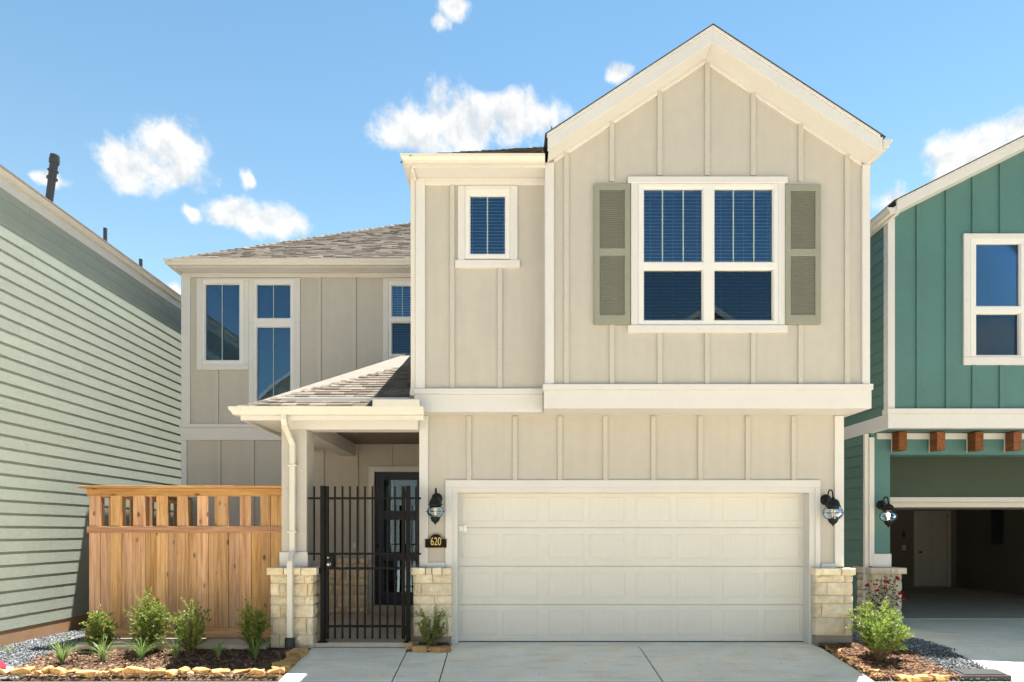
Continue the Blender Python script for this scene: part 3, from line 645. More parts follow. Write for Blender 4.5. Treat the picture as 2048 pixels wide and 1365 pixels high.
# small upper front
sw = (PX(930, YS), PX(1020, YS), PZ(518, YS), PZ(380, YS))
cells(MB(), UL, GXL - .001, 3.2, 6.36, YS, YS + .2, [sw]).build('wall', 'beige', H)
battens(H, 'batten', [(904.5, 3.49, 6.26), (1000, 3.49, PZ(533, YS))], YS, 0, 0)
pbox('corner_trim', 'trim', H, UL - .02, PX(850, YS - .03), YS - .03, YS + .12, 3.49, 6.344)
pbox('frieze', 'trim', H, PX(850, YS - .024), GXL - .004, YS - .024, YS + .004, PZ(372, YS), 6.344)
window(H, YS, (930, 380, 1020, 518), [(939, 391, 1011.6, 510, 'glass')], [(975, 391, 510)],
       [(916, 371, 930, 520, .03), (1020, 371, 1035, 520, .03), (930.3, 371, 1019.7, 380.5, .03), (910, 520, 1040, 535, .04)], [(931, 1019, 384, 516)],
       [(923, 406), (1028, 407), (923, 507), (1028, 508)])
pbox('panel_joint', 'batten', H, PX(1006, YS), GXL - .003, YS - .004, YS + .002, PZ(733, YS), PZ(732, YS), 0)
# gable front
GA, GZ0, GS = 2.602, 7.757, .655         # apex x, soffit z at apex, slope
rz = lambda x: GZ0 - GS * abs(x - GA)
mw = (PX(1277, YU), PX(1556, YU), PZ(650, YU), PZ(368, YU))
zc = rz(UR) + .02
gw = cells(MB(), GXL, UR, 3.2, zc, YU, YU + .3, [mw])
gw.prism([(GXL, YU, zc), (UR, YU, zc), (GA, YU, zc + (UR - GA) * GS)], (0, .3, 0)); gw.build('wall', 'beige', H)
bl = []
for px in (1133, 1224, 1320, 1415, 1507, 1602, 1695):
    x = PX(px, YU - .019); top = rz(x) - .02
    if 1250 < px < 1580: bl += [(px, PZ(352, YU), top), (px, 3.49, PZ(663, YU))]
    elif px in (1224, 1602): bl += [(px, PZ(364, YU), top), (px, 3.49, PZ(651, YU))]
    else: bl.append((px, 3.49, top))
battens(H, 'batten', bl, YU, 0, 0)
pbox('corner_trim', 'trim', H, GXL - .02, PX(1108, YU - .03), YU - .03, YU + .259, 3.49, rz(GXL) + .01)
pbox('corner_trim', 'trim', H, PX(1725, YU - .03), UR + .035, YU - .03, YU + .12, 3.49, rz(UR) + .01)
window(H, YU, (1276, 368, 1557, 650), [(1286, 377, 1406, 526, 'glass'), (1427, 377, 1547, 526, 'glass'), (1286, 538.5, 1406, 642.5, 'screen_glass'), (1427, 538.5, 1547, 642.5, 'screen_glass')],
       [(1324.5, 377, 526), (1366, 377, 526), (1466, 377, 526), (1507, 377, 526)],
       [(1256, 353, 1576, 366, .042), (1262, 366.3, 1276, 650, .032), (1557, 366.3, 1570.5, 650, .032), (1256, 650.3, 1576, 665, .042)],
       [(1279, 1413, 372, 648), (1420, 1554, 372, 648)],
       [(1270, y) for y in (395, 455, 500, 528, 583, 644)] + [(1563, y) for y in (397, 455, 502, 530, 583, 644)])
def shutter(px0, px1, py0, py1):
    Y = YU - .045; x0, x1, z1, z0 = PX(px0, Y), PX(px1, Y), PZ(py0, Y), PZ(py1, Y); h = z1 - z0; sw_ = .072
    r0, r1, r2, r3 = z0 + h * .066, z0 + h * .488, z0 + h * .54, z0 + h * .955
    sh = cells(MB(), x0, x1, z0, z1, Y, YU - .005, [(x0 + sw_, x1 - sw_, r0, r1), (x0 + sw_, x1 - sw_, r2, r3)]).build('shutter', 'shutter', H, .004)
    pbox('back_panel', 'shutter', sh, x0 + sw_ - .004, x1 - sw_ + .004, Y + .026, Y + .030, r0 - .004, r3 + .004, 0)
    ln = x1 - x0 - 2 * sw_; me = MB(); me.prism([(-ln / 2, -.0105, -.0105), (-ln / 2, -.005, -.0105), (-ln / 2, .006, .006), (-ln / 2, .001, .0085)], (ln, 0, 0)); me = me.mesh('slat'); me.materials.append(MT['shutter'])
    for a, b in ((r0, r1), (r2, r3)):
        n = 29
        for i in range(n): piece('slat', me, ((x0 + x1) / 2, Y + .0125, a + (b - a) * (i + .5) / n), sh)
    for fx, fz in ((.1, .88), (.9, .88), (.1, .1), (.9, .1)): piece('screw', SCREW, (x0 + (x1 - x0) * fx, Y, z0 + h * fz), sh)
shutter(1188.5, 1260.5, 367, 649); shutter(1571, 1642, 369, 648.5)
# bands and soffit of the overhang
for x0, x1, y in ((GXL - .035, UR + .05, YU), (UL - .035, GXL - .036, YS)):
    pbox('band', 'trim', H, x0, x1, y - .036, y + .1, 3.182, 3.42)
    pbox('band_ledge', 'trim', H, x0 - .012 * (y == YU), x1 + .012 * (y == YU), y - .058, y + .1, 3.421, 3.495)
pbox('band', 'trim', H, UR - .02, UR + .05, YU + .102, 19, 3.182, 3.42)
pbox('overhang_soffit', 'trim', H, GXL - .03, UR + .03, YU + .1, YG + .16, 3.186, 3.199, 0)
pbox('overhang_soffit', 'trim', H, UL - .03, GXL - .032, YS + .1, YG + .16, 3.186, 3.199, 0)
# gable roof edge
FY = 8.22
def rake(parent, mat, y0, y1, xa, xb, ax, az, s, lo, hi, name='rake_fascia'):
    z = lambda x: az - s * abs(x - ax)
    for p, q in ((xa, ax), (ax, xb)):
        if p == q: continue
        MB().prism([(p, y0, z(p) + lo), (q, y0, z(q) + lo), (q, y0, z(q) + hi), (p, y0, z(p) + hi)], (0, y1 - y0, 0)).build(name, mat, parent, .003, fix=True)
rake(H, 'trim', FY, FY + .03, .515, 4.70, GA, GZ0, GS, 0, .172)
rake(H, 'trim', FY - .014, FY + .03, .505, 4.715, GA, GZ0, GS, .174, .212, 'rake_moulding')
rake(H, 'trim', FY + .031, YU + .02, .53, 4.70, GA, GZ0, GS, .004, .022, 'rake_soffit')
rake(H, 'trim', YU - .022, YU + .004, GXL + .1, UR - .07, GA, GZ0, GS, -.05, .003, 'rake_frieze')
rake(H, 'roof_dark', FY - .022, 14.5, .48, 4.78, GA, GZ0, GS, .213, .227, 'roof_edge')
pbox('eave_fascia', 'trim', H, 4.70, 4.755, FY, 19, 6.382, 6.56)
MB().sweep([(4.756, 19), (4.756, FY - .01)][::-1], GUT, 6.43).build('gutter', 'gutter', H)
# small eave
SY = 8.50
pbox('eave_fascia', 'trim', H, UL - .03, .50, SY, SY + .025, 6.335, 6.455)
pbox('eave_soffit', 'trim', H, UL - .03, GXL - .022, SY + .026, YS + .02, 6.346, 6.358, 0)
MB().sweep([(-1.262, 14), (-1.262, SY - .001), (.49, SY - .001)], GUT, 6.348).build('gutter', 'gutter', H, fix=True)
pbox('eave_fascia', 'trim', H, -1.261, UL - .002, SY + .026, 14, 6.30, 6.455)
# main hip roof
def hip_roof(parent, x0, x1, y0, y1, z, p, t=.02, ridge_trim=0):
    hw = min(x1 - x0, y1 - y0) / 2; zr = z + hw * p
    A, B, C, D = (x0, y0, z), (x1, y0, z), (x1, y1, z), (x0, y1, z)
    R0, R1 = ((x0 + hw, y0 + hw, zr), (x1 - hw, y1 - hw, zr)) if x1 - x0 <= y1 - y0 else ((x0 + hw, y0 + hw, zr), (x1 - hw, y1 - hw, zr))
    m = MB()
    if x1 - x0 <= y1 - y0: m.add([A, B, C, D, R0, R1], [(0, 1, 4), (1, 2, 5, 4), (2, 3, 5), (3, 0, 4, 5), (3, 2, 1, 0)])
    else: m.add([A, B, C, D, R0, R1], [(0, 1, 5, 4), (1, 2, 5), (2, 3, 4, 5), (3, 0, 4), (3, 2, 1, 0)])
    return m.build('roof', 'roof_plain', parent)
ZE, PR = 6.437, .65
cs_ = 1 / math.hypot(1, PR); up = (0, cs_, PR * cs_); nr = (0, -PR * cs_, cs_)
def main_roof():
    x0, x1, y0, y1 = -1.33, 4.83, 8.435, 21; hw = (x1 - x0) / 2; z = lambda y: ZE + (y - y0) * PR; yc = 9.3; xc = x1 - (yc - y0)
    V = [(x0, y0, ZE), (.5, y0, ZE), (.5, yc, z(yc)), (xc, yc, z(yc)), (x0 + hw, y0 + hw, ZE + hw * PR), (x1, yc, ZE), (x1, y1, ZE), (x1 - hw, y1 - hw, ZE + hw * PR), (x0, y1, ZE), (.5, yc, ZE), ]
    return MB().add(V, [(0, 1, 2, 3, 4), (3, 5, 6, 7, 4), (6, 8, 7), (8, 0, 4, 7), (1, 9, 2), (9, 5, 3, 2), (0, 8, 6, 5, 9, 1)]).build('roof', 'roof_plain', H)
r1 = main_roof()
shingles('shingle_courses', r1, (-1.335, 8.43, ZE + .003), (1, 0, 0), 3, up, nr, lambda s: s * cs_, lambda s: 1.83 if s * cs_ < .95 else 3.2, 2.6)
r2 = hip_roof(H, -6.10, 2.5, 11.645, 21, ZE, PR)
shingles('shingle_courses', r2, (-6.105, 11.64, ZE + .003), (1, 0, 0), 3, up, nr, lambda s: s * cs_, lambda s: 5.4, 5.3)
def hip_caps(parent, P0, d, n, step, wd, p):
    d = Vector(d).normalized(); side = Vector((d.y, -d.x, 0)).normalized(); rr = random.Random(3)
    dn = Vector((0, 0, -1)) * wd * p * .69
    me = MB(); L_ = step * 1.25; c = Vector((0, 0, .011))
    a = [side * -wd + dn, c * 0 + Vector((0, 0, .004)), side * wd + dn]
    lo = [q + c for q in a]; hi = [q + d * L_ + c * .2 for q in a]
    bt = [q for q in a]
    me.add(lo + hi + bt, [(0, 1, 4, 3), (1, 2, 5, 4), (6, 7, 1, 0), (7, 8, 2, 1)], None)
    for k in range(n):
        m2 = MB(); m2.v = list(map(tuple, me.v)); m2.f = me.f; kk = rr.uniform(.72, 1.25); m2.c = [(.175 * kk, .149 * kk, .118 * kk)] * len(m2.v)
        ms = m2.mesh('hip_cap'); ms.materials.append(MT['shingle']); piece('hip_cap', ms, Vector(P0) + d * step * k, parent)
hip_caps(r2, (-6.09, 11.655, ZE + .012), (1, 1, PR), 44, .15, .12, PR)
hip_caps(r1, (-1.32, 8.445, ZE + .012), (1, 1, PR), 22, .15, .12, PR)
vt = MB().lathe([(.09, 0), (.085, .03), (.05, .12), (.045, .26), (.006, .42)], (.66, 9.6, 7.14), 4); vt.build('roof_vent', 'roof_metal', r1)
# back wing
BL = PX(366, YB)
A_ = (405, 560, 488, 729); B1 = (508, 560, 588, 646.4); B2 = (508, 646.5, 588, 810); C_ = (777, 562, 884, 714)
hole = lambda r: (PX(r[0], YB), PX(r[2], YB), PZ(r[3], YB), PZ(r[1], YB))
DX0, DX1, DZ0, DZ1 = PX(750, 12.06), PX(851.5, 12.06), .22, PZ(945, 12.06)
cells(MB(), BL, -1.0, 0, 6.36, YB, YB + .2, [hole(A_), hole((508, 560, 588, 810)), hole(C_), (DX0 - .01, DX1 + .01, -1, DZ1 + .01)]).build('wall', 'beige', H)
pbox('wall', 'beige', H, BL, BL + .18, YB + .202, 19, 0, 6.36, 0); pbox('wall', 'beige', H, BL + .2, 4.4, 18.8, 19, 0, 6.36, 0)
pbox('corner_trim', 'trim', H, BL - .02, PX(380, YB - .03), YB - .03, YB + .12, 3.56, 6.344); pbox('corner_trim', 'trim', H, BL - .02, PX(373, YB - .03), YB - .03, YB + .12, .05, 3.255)
pbox('frieze', 'trim', H, PX(380, YB), UL - .002, YB - .022, YB + .004, PZ(556, YB), 6.346)
pbox('band', 'trim', H, BL - .03, -3.55, YB - .034, YB + .01, 3.26, 3.49); pbox('band_ledge', 'trim', H, BL - .042, -3.55, YB - .052, YB + .01, 3.491, 3.557)
battens(H, 'batten', [(433, 3.56, PZ(741, YB)), (638.5, 4.2, PZ(556, YB)), (708.5, 4.2, PZ(556, YB)), (790, 4.6, PZ(725, YB)), (437.5, .1, 3.258), (504.5, .1, 3.258), (570, .1, 3.258)], YB, 0, 0)
battens(H, 'batten', [(645, 1.09, 3.28), (713.5, 1.09, 3.28), (781.6, 2.79, 3.28)], YB, 0, 0, .05)
sc = [(401, y) for y in (575, 618, 668, 727)] + [(491, y) for y in (575, 619, 670, 726)]
window(H, YB, A_, [(410, 568.5, 480, 722, 'glass')], [(445, 568.5, 722)], [(393, 556.5, 405, 740, .03), (405.2, 729, 497, 740, .03), (405.2, 556.5, 508, 560.2, .028), (488, 560.5, 497, 728.8, .028)], None, sc)
window(H, YB, B1, [(513, 569, 582, 638, 'glass')], [(547.5, 569, 638)], [(497.2, 560.5, 508, 646, .029), (588, 556.5, 600, 646, .03), (508.2, 556.6, 587.8, 560.2, .027)], None, [(503, y) for y in (576, 619)] + [(593, y) for y in (576, 619)])
window(H, YB, B2, [(513, 654, 582, 803, 'glass')], [(547.5, 654, 803)], [(497.2, 646.3, 508, 815, .029), (588, 646.3, 600, 815, .03)], None, [(503, y) for y in (670, 727, 772)] + [(593, y) for y in (672, 727, 770)])
window(H, YB, C_, [(783, 571, 878, 635, 'glass'), (783, 645, 878, 709.5, 'screen_glass')], [(805, 571, 635), (845, 571, 635)], [(766, 556.5, 777, 725, .03), (777.2, 714, 884, 725, .03), (777.2, 556.5, 884, 562.2, .03)], [(779, 882, 565, 712)], [(772, y) for y in (580, 620, 657, 705)])
BY = 11.71
pbox('eave_fascia', 'trim', H, BL - .05, UL - .002, BY, BY + .025, 6.335, 6.455); pbox('eave_soffit', 'trim', H, BL - .05, UL - .002, BY + .026, YB + .02, 6.347, 6.358, 0)
MB().sweep([(BL - .028, 18), (BL - .028, BY - .001), (UL - .002, BY - .001)], GUT, 6.348).build('gutter', 'gutter', H, fix=True)
pbox('eave_fascia', 'trim', H, BL - .027, BL - .001, BY + .026, 18, 6.3, 6.455)
# porch
PY, PXL = 8.62, -3.535
pbox('beam', 'trim', H, -3.08, XL - .022, 8.87, 9.12, 2.962, 3.40); pbox('beam', 'trim', H, -3.08, -2.80, 9.121, YB - .03, 2.965, 3.40)
pbox('eave_fascia', 'trim', H, PXL, -1.105, PY, PY + .022, 3.045, 3.20); pbox('eave_soffit', 'trim', H, PXL + .025, XL - .025, PY + .023, 8.869, 3.085, 3.095, 0)
pbox('eave_soffit', 'trim', H, PXL + .025, -3.081, 8.87, YB - .06, 3.087, 3.096, 0); pbox('eave_fascia', 'trim', H, PXL, PXL + .023, PY + .023, YB - .06, 3.045, 3.20)
MB().sweep([(PXL - .001, YB - .06), (PXL - .001, PY - .001), (-1.095, PY - .001)], GUT, 3.107).build('gutter', 'gutter', H, fix=True)
pbox('porch_ceiling', 'trim', H, -2.799, XL - .001, 9.121, YB - .001, 3.30, 3.32, 0)
MB().lathe([(.088, 0), (.092, .006), (.07, .014), (.0, .012)], (-2.1, 11.37, 3.286), 24).build('ceiling_light', 'white', H, smooth=True)
PP = .54; cp = 1 / math.hypot(1, PP); rz0 = 3.188
pr = MB(); X0, Y0 = PXL - .055, PY - .055; run = YB - Y0 - .002
pr.add([(X0, Y0, rz0), (XL - .04, Y0, rz0), (XL - .04, Y0 + run, rz0 + run * PP), (X0 + run if X0 + run < XL - .04 else XL - .041, Y0 + run, rz0 + run * PP), (X0, Y0 + run, rz0),
        (XL - .04, Y0 + run, rz0)], [(0, 1, 2, 3), (0, 3, 4), (1, 5, 2), (3, 2, 5, 4), (0, 4, 5, 1)])
pr = pr.build('roof', 'roof_plain', H)
shingles('shingle_courses', pr, (X0, Y0, rz0 + .002), (1, 0, 0), 3, (0, cp, PP * cp), (0, -PP * cp, cp), lambda s: s * cp, lambda s: XL - .04 - X0, 3.7, .125, 0, (.09, .24), [(.128, .109, .088), (.108, .09, .073), (.147, .125, .10), (.09, .076, .063), (.12, .10, .082), (.163, .139, .11)], .6)
hip_caps(pr, (X0 + .02, Y0 + .02, rz0 + .012), (1, 1, PP), 21, .145, .115, PP)
pbox('flashing_plate', 'gutter', H, PX(745, 8.5), PX(839, 8.5), 8.50, 8.525, 3.20, PZ(799, 8.5), .002)
pbox('post', 'batten', H, -3.08, -2.735, 8.875, 9.22, 1.08, 2.961, .006)
pbox('post_base', 'trim', H, -3.10, -2.715, 8.85, 9.245, 1.086, 1.292, .006)
SP = [(.45, .78), (.2, .4, .86), (.42, .8), (.22, .44), (.4, .83), (.2, .5)]
stone_pier(H, -3.175, -2.605, 8.72, 9.30, .0, .985, 'stone', 5, ('right',), (-3.215, -2.55, 8.685, 9.33, 1.085, (.33, .68)), splits=SP)
stone_pier(H, -1.285, -.762, 8.90, 9.5, .125, .975, 'stone', 9, ('left',), (-1.325, -.758, 8.865, 9.03, 1.073, (.36, .52, .76)), splits=[(.5,), (.2,), (.55,), (.16, .6), (.35, .86)])
pbox('foundation', 'grey_fdn', H, -1.27, -.77, 8.915, 9.03, -.03, .123)
stone_pier(H, PX(1631.5, 8.9), PX(1706, 8.9), 8.90, 9.45, .14, .97, 'stone', 14, ('right',), (PX(1631, 8.87), PX(1712, 8.87), 8.865, 9.03, 1.066, (.64,)), rows=(.105, .175, .115, .19, .27), splits=[(.78,), (.3,), (.76,), (.15,), (.76,)])
pbox('foundation', 'grey_fdn', H, 4.235, 4.735, 8.915, 9.5, -.03, .138)
pbox('foundation', 'grey_fdn', H, XR - .1, XR + .015, 9.51, 19, -.03, .16)
stone_pier(H, -3.35, PX(735, 11.93), 11.92, YB + .005, .067, .985, 'stone', 21, (), (-3.38, PX(736, 11.9), 11.89, YB, 1.08, (.3, .62, .8)), splits=[(.3, .66), (.5, .8), (.35, .7), (.2, .6)])
# downspouts of the house
def spout(parent, pts, r=.046): return MB().tube(pts, r, 4, math.pi / 4, sx=1.15).build('downspout', 'gutter', parent, .004)
dsx = PX(585, 8.82)
ds = spout(H, [(PX(568, 8.57), 8.57, 3.115), (PX(568, 8.57), 8.57, 3.05), (PX(570, 8.6), 8.60, 2.99), (dsx - .02, 8.78, 2.84), (dsx, 8.83, 2.76), (dsx, 8.83, 1.36), (dsx + .005, 8.81, 1.30), (PX(581, 8.67), 8.665, 1.16), (PX(581, 8.66), 8.655, 1.08), (PX(581, 8.66), 8.655, .15)])
for z in (2.45, 1.55): pbox('strap', 'gutter', ds, dsx - .06, dsx + .06, 8.785, 8.876, z, z + .025, .002)
MB().lathe([(.066, -.04), (.066, .15), (.058, .16)], (PX(580, 8.65), 8.652, 0), 16).build('drain_boot', 'plastic', ds, smooth=True)
ux = UL - .052
d3 = spout(H, [(ux, YS - .02, 6.36), (ux, YS - .02, 6.2), (ux, YS + .0, 3.62), (ux, YS - .02, 3.50), (ux - .01, YS - .06, 3.40)], .036)
# front door
yd = 12.06; lx0, lx1 = PX(766.5, yd), PX(835.5, yd); LT = [(959, 1023), (1039, 1108), (1121, 1186)]
dh = [(lx0, lx1, PZ(b, yd), PZ(a, yd)) for a, b in LT]
fd = cells(MB(), DX0, DX1, DZ0, DZ1, yd, yd + .045, dh).build('front_door', 'navy', H, .004)
for h in dh:
    MB().box(h[0] - .002, h[1] + .002, yd + .02, yd + .026, h[2] - .002, h[3] + .002).build('pane', 'door_glass', fd)
    cells(MB(), h[0] - .012, h[1] + .012, h[2] - .012, h[3] + .012, yd - .008, yd + .02, [(h[0] + .012, h[1] - .012, h[2] + .012, h[3] - .012)]).build('glazing_bead', 'navy', fd, .002)
hx = PX(756.5, yd)
MB().lathe([(.03, 0), (.03, .012), (.018, .03), (.015, .034)], (hx, yd, PZ(1092, yd)), 16, 'y').build('deadbolt', 'lamp_black', fd, smooth=True)
MB().tube([(hx, yd, 1.14), (hx, yd - .05, 1.13), (hx, yd - .055, 1.0), (hx, yd - .05, .9), (hx, yd, .89)], .011, 8).build('handle', 'lamp_black', fd, smooth=True)
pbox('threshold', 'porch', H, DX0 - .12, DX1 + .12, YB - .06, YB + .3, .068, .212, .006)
pbox('door_casing', 'trim', H, PX(737, YB - .03), DX0 - .002, YB - .03, YB + .06, .213, DZ1 + .002); pbox('door_casing', 'trim', H, DX1 + .002, DX1 + .115, YB - .03, YB + .06, .213, DZ1 + .002)
pbox('door_casing', 'trim', H, PX(737, YB - .03), DX1 + .115, YB - .03, YB + .06, DZ1 + .003, PZ(933, YB - .03))
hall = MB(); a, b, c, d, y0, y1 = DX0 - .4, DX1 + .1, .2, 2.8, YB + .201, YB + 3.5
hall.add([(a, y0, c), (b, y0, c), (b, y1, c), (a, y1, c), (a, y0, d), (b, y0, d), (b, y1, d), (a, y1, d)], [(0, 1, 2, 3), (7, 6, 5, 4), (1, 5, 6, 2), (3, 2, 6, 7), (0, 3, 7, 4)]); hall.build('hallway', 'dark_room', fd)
pbox('doorbell', 'white', H, PX(706.5, YB), PX(711, YB), YB - .03, YB, PZ(1097, YB), PZ(1086, YB))
# film scrap on the garage door edge
fm = MB(); rr = random.Random(2)
for i in range(5):
    for j in range(4): fm.v.append((ox0 + .035 + .028 * i + rr.uniform(-.008, .008), YG + .15 - rr.uniform(0, .018), 1.565 + .03 * j + rr.uniform(-.012, .012))); fm.c.append(None)
fm.f = [(i * 4 + j, i * 4 + 4 + j, i * 4 + 5 + j, i * 4 + 1 + j) for i in range(4) for j in range(3)]
tag(fm.build('plastic_scrap', 'film', origin=(ox0 + .05, YG + .15, 1.56)), 'crumpled scrap of clear plastic stuck to the left edge of the cream garage door', 'scrap')

# ------------------------------------------------------------------ lanterns and number plate
def lantern(X, Y, Z, lit, label):
    t = thing('wall_lantern', (X, Y, Z - .2), label, 'lamp', 'onion lanterns by the garage doors'); gy = Y - .185; k = 1.0
    t.scale = (1.13, 1.13, 1.13)
    MB().lathe([(.066, 0), (.068, .01), (.06, .02), (.04, .032), (.012, .036)], (X, Y, Z + .165), 24, 'y').build('back_plate', 'lamp_black', t, smooth=True)
    arc = [(X, Y - .03, Z + .16), (X, Y - .06, Z + .19)] + [(X, Y - .12 + .055 * math.cos(a), Z + .225 + .055 * math.sin(a)) for a in [math.radians(q) for q in range(0, 181, 20)]] + [(X, gy, Z + .18), (X, gy, Z + .15)]
    MB().tube(arc, .0085, 8).build('hook_arm', 'lamp_black', t, smooth=True)
    MB().tube([(X, Y - .03, Z + .15), (X, gy + .03, Z + .125)], .012, 8).build('arm', 'lamp_black', t, smooth=True)
    MB().lathe([(.068, .068), (.088, .074), (.088, .082), (.076, .09), (.073, .115), (.06, .145), (.04, .163), (.018, .172), (.012, .19), (.004, .194)], (X, gy, Z), 24).build('cap', 'lamp_black', t, smooth=True)
    gl = [(.062, .068)] + [(.103 * math.cos(a), .083 * math.sin(a) - .004) for a in [math.radians(q) for q in range(48, -56, -8)]] + [(.05, -.076)]
    MB().lathe(gl, (X, gy, Z), 28).build('globe', 'lamp_glass', t, smooth=True)
    cage = MB().tube([(X + .113 * math.cos(a), gy + .113 * math.sin(a), Z - .002) for a in [math.radians(q) for q in range(0, 361, 15)]], .0035, 6, cap=False); cage.build('cage_ring', 'lamp_black', t, smooth=True)
    for q in range(4):
        th = math.radians(45 + 90 * q) + .35
        MB().tube([(X + r * math.cos(th), gy + r * math.sin(th), Z + z) for r, z in [(.075, .078)] + [(.111 * math.cos(a), .088 * math.sin(a) - .002) for a in [math.radians(p) for p in range(42, -50, -12)]] + [(.052, -.08)]], .0035, 6).build('cage_rib', 'lamp_black', t, smooth=True)
    MB().lathe([(.054, -.068), (.06, -.074), (.058, -.084), (.046, -.118), (.03, -.128), (.026, -.138), (.01, -.146), (.008, -.158), (.002, -.164)], (X, gy, Z), 20).build('base_cup', 'lamp_black', t, smooth=True)
    MB().lathe([(.013, -.075), (.014, -.03), (.011, -.02), (.024, .01), (.026, .025), (.016, .045), (.003, .052)], (X, gy, Z), 14).build('bulb', 'bulb_on' if lit else 'bulb', t, smooth=True)
lantern(PX(874, YG), YG, PZ(1027, 8.86), False, 'black onion lantern above the 620 number plate')
lantern(PX(1651, YG), YG, PZ(1030, 8.86), False, 'black onion lantern between the cream garage door and the house corner')
lantern(PX(1762, 10.7), 10.7, PZ(1036, 10.52), True, 'black onion lantern with a lit bulb on the teal pier')
def plaque():
    Y = 8.99; x0, x1, z0, z1 = PX(850, Y), PX(893.5, Y), PZ(1096.5, Y), PZ(1068, Y); xc = (x0 + x1) / 2; zs = z0 + (z1 - z0) * .66
    t = thing('house_number_sign', (xc, Y, z0), 'black arched house number plate reading 620 in gold', 'sign')
    def outline(e):
        p = [(x0 + e, z0 + e), (x1 - e, z0 + e), (x1 - e, zs - e), (xc + .098 - e, zs - e)]
        R = .085 - e
        p += [(xc + R * math.cos(a), zs - e * .4 + (z1 - zs - e * .6) * math.sin(a)) for a in [math.radians(q) for q in range(0, 181, 15)]]
        return p + [(xc - .098 + e, zs - e), (x0 + e, zs - e)]
    MB().prism([(x, Y, z) for x, z in outline(0)], (0, .03, 0)).build('border', 'gold', t, .002, fix=True)
    MB().prism([(x, Y - .006, z) for x, z in outline(.0045)], (0, .012, 0)).build('plate', 'plaque', t, .002, fix=True)
    cu = bpy.data.curves.new('numerals', 'FONT'); cu.body = '620'; cu.size = .14; cu.extrude = .003; cu.align_x = 'CENTER'; cu.offset = .0
    to = bpy.data.objects.new('tmp', cu); COL.objects.link(to); bpy.context.view_layer.update()
    me = bpy.data.meshes.new_from_object(to.evaluated_get(bpy.context.evaluated_depsgraph_get())); bpy.data.objects.remove(to)
    me.materials.clear(); me.materials.append(MT['gold'])
    piece('numerals', me, (xc, Y - .009, z0 + .040), t, (math.radians(90), 0, 0), (.72, 1.12, 1))
plaque()

# ------------------------------------------------------------------ gate
def gate():
    Y = 8.83; t = thing('iron_gate', (-1.9, Y, .067), 'black iron picket gate with silver locks between the stone piers', 'gate')
    b = lambda n, px0, px1, y0, y1, z0, z1, p=t: pbox(n, 'iron', p, PX(px0, Y), PX(px1, Y), y0, y1, z0, z1, .002)
    zt, zb = PZ(973, Y), PZ(1278, Y)
    for a, c in ((641.5, 650.3), (812.5, 820.5)):
        po = b('post', a, c, Y - .03, Y + .03, .067, zt + .005); b('foot_plate', a - 5, c + 5, Y - .06, Y + .06, .067, .075, po)
    for a, c in ((651.4, 657.5), (803.5, 810)): b('stile', a, c, Y - .02, Y + .02, zb, zt)
    for px in (670, 685, 700, 715, 730, 745, 760, 775, 790): b('picket', px - 1.7, px + 1.7, Y - .011, Y + .011, zb, zt)
    for py in (997, 1108, 1137, 1253): b('rail', 657.5, 803.5, Y - .018, Y + .018, PZ(py + 2.2, Y), PZ(py - 2.2, Y))
    for py in (997, 1108):
        b('side_rail', 616, 641.6, Y - .015, Y + .015, PZ(py + 2, Y), PZ(py - 2, Y)); b('side_rail', 820.4, 842, Y - .015, Y + .015, PZ(py + 2, Y), PZ(py - 2, Y))
    b('picket', 626.7, 630, Y - .011, Y + .011, PZ(1122, Y), zt); b('picket', 830.5, 833.8, Y - .011, Y + .011, PZ(1122, Y), zt)
    lk = b('lock_box', 652, 668, Y - .028, Y + .028, PZ(1139, Y), PZ(1107, Y))
    for py, r in ((1115.5, .021), (1129, .03)):
        MB().lathe([(r, 0), (r, .008), (r * .8, .012), (r * .55, .03), (r * .62, .04), (r * .4, .047)], (PX(659, Y), Y - .028, PZ(py, Y)), 20, 'y').build('lock_knob', 'steel', lk, smooth=True)
    for py in (990, 1262): b('hinge', 808, 814, Y - .025, Y + .025, PZ(py + 8, Y), PZ(py - 8, Y))
    b('bracket', 636, 642, Y - .02, Y + .02, PZ(1148, Y), PZ(1136, Y))
gate()

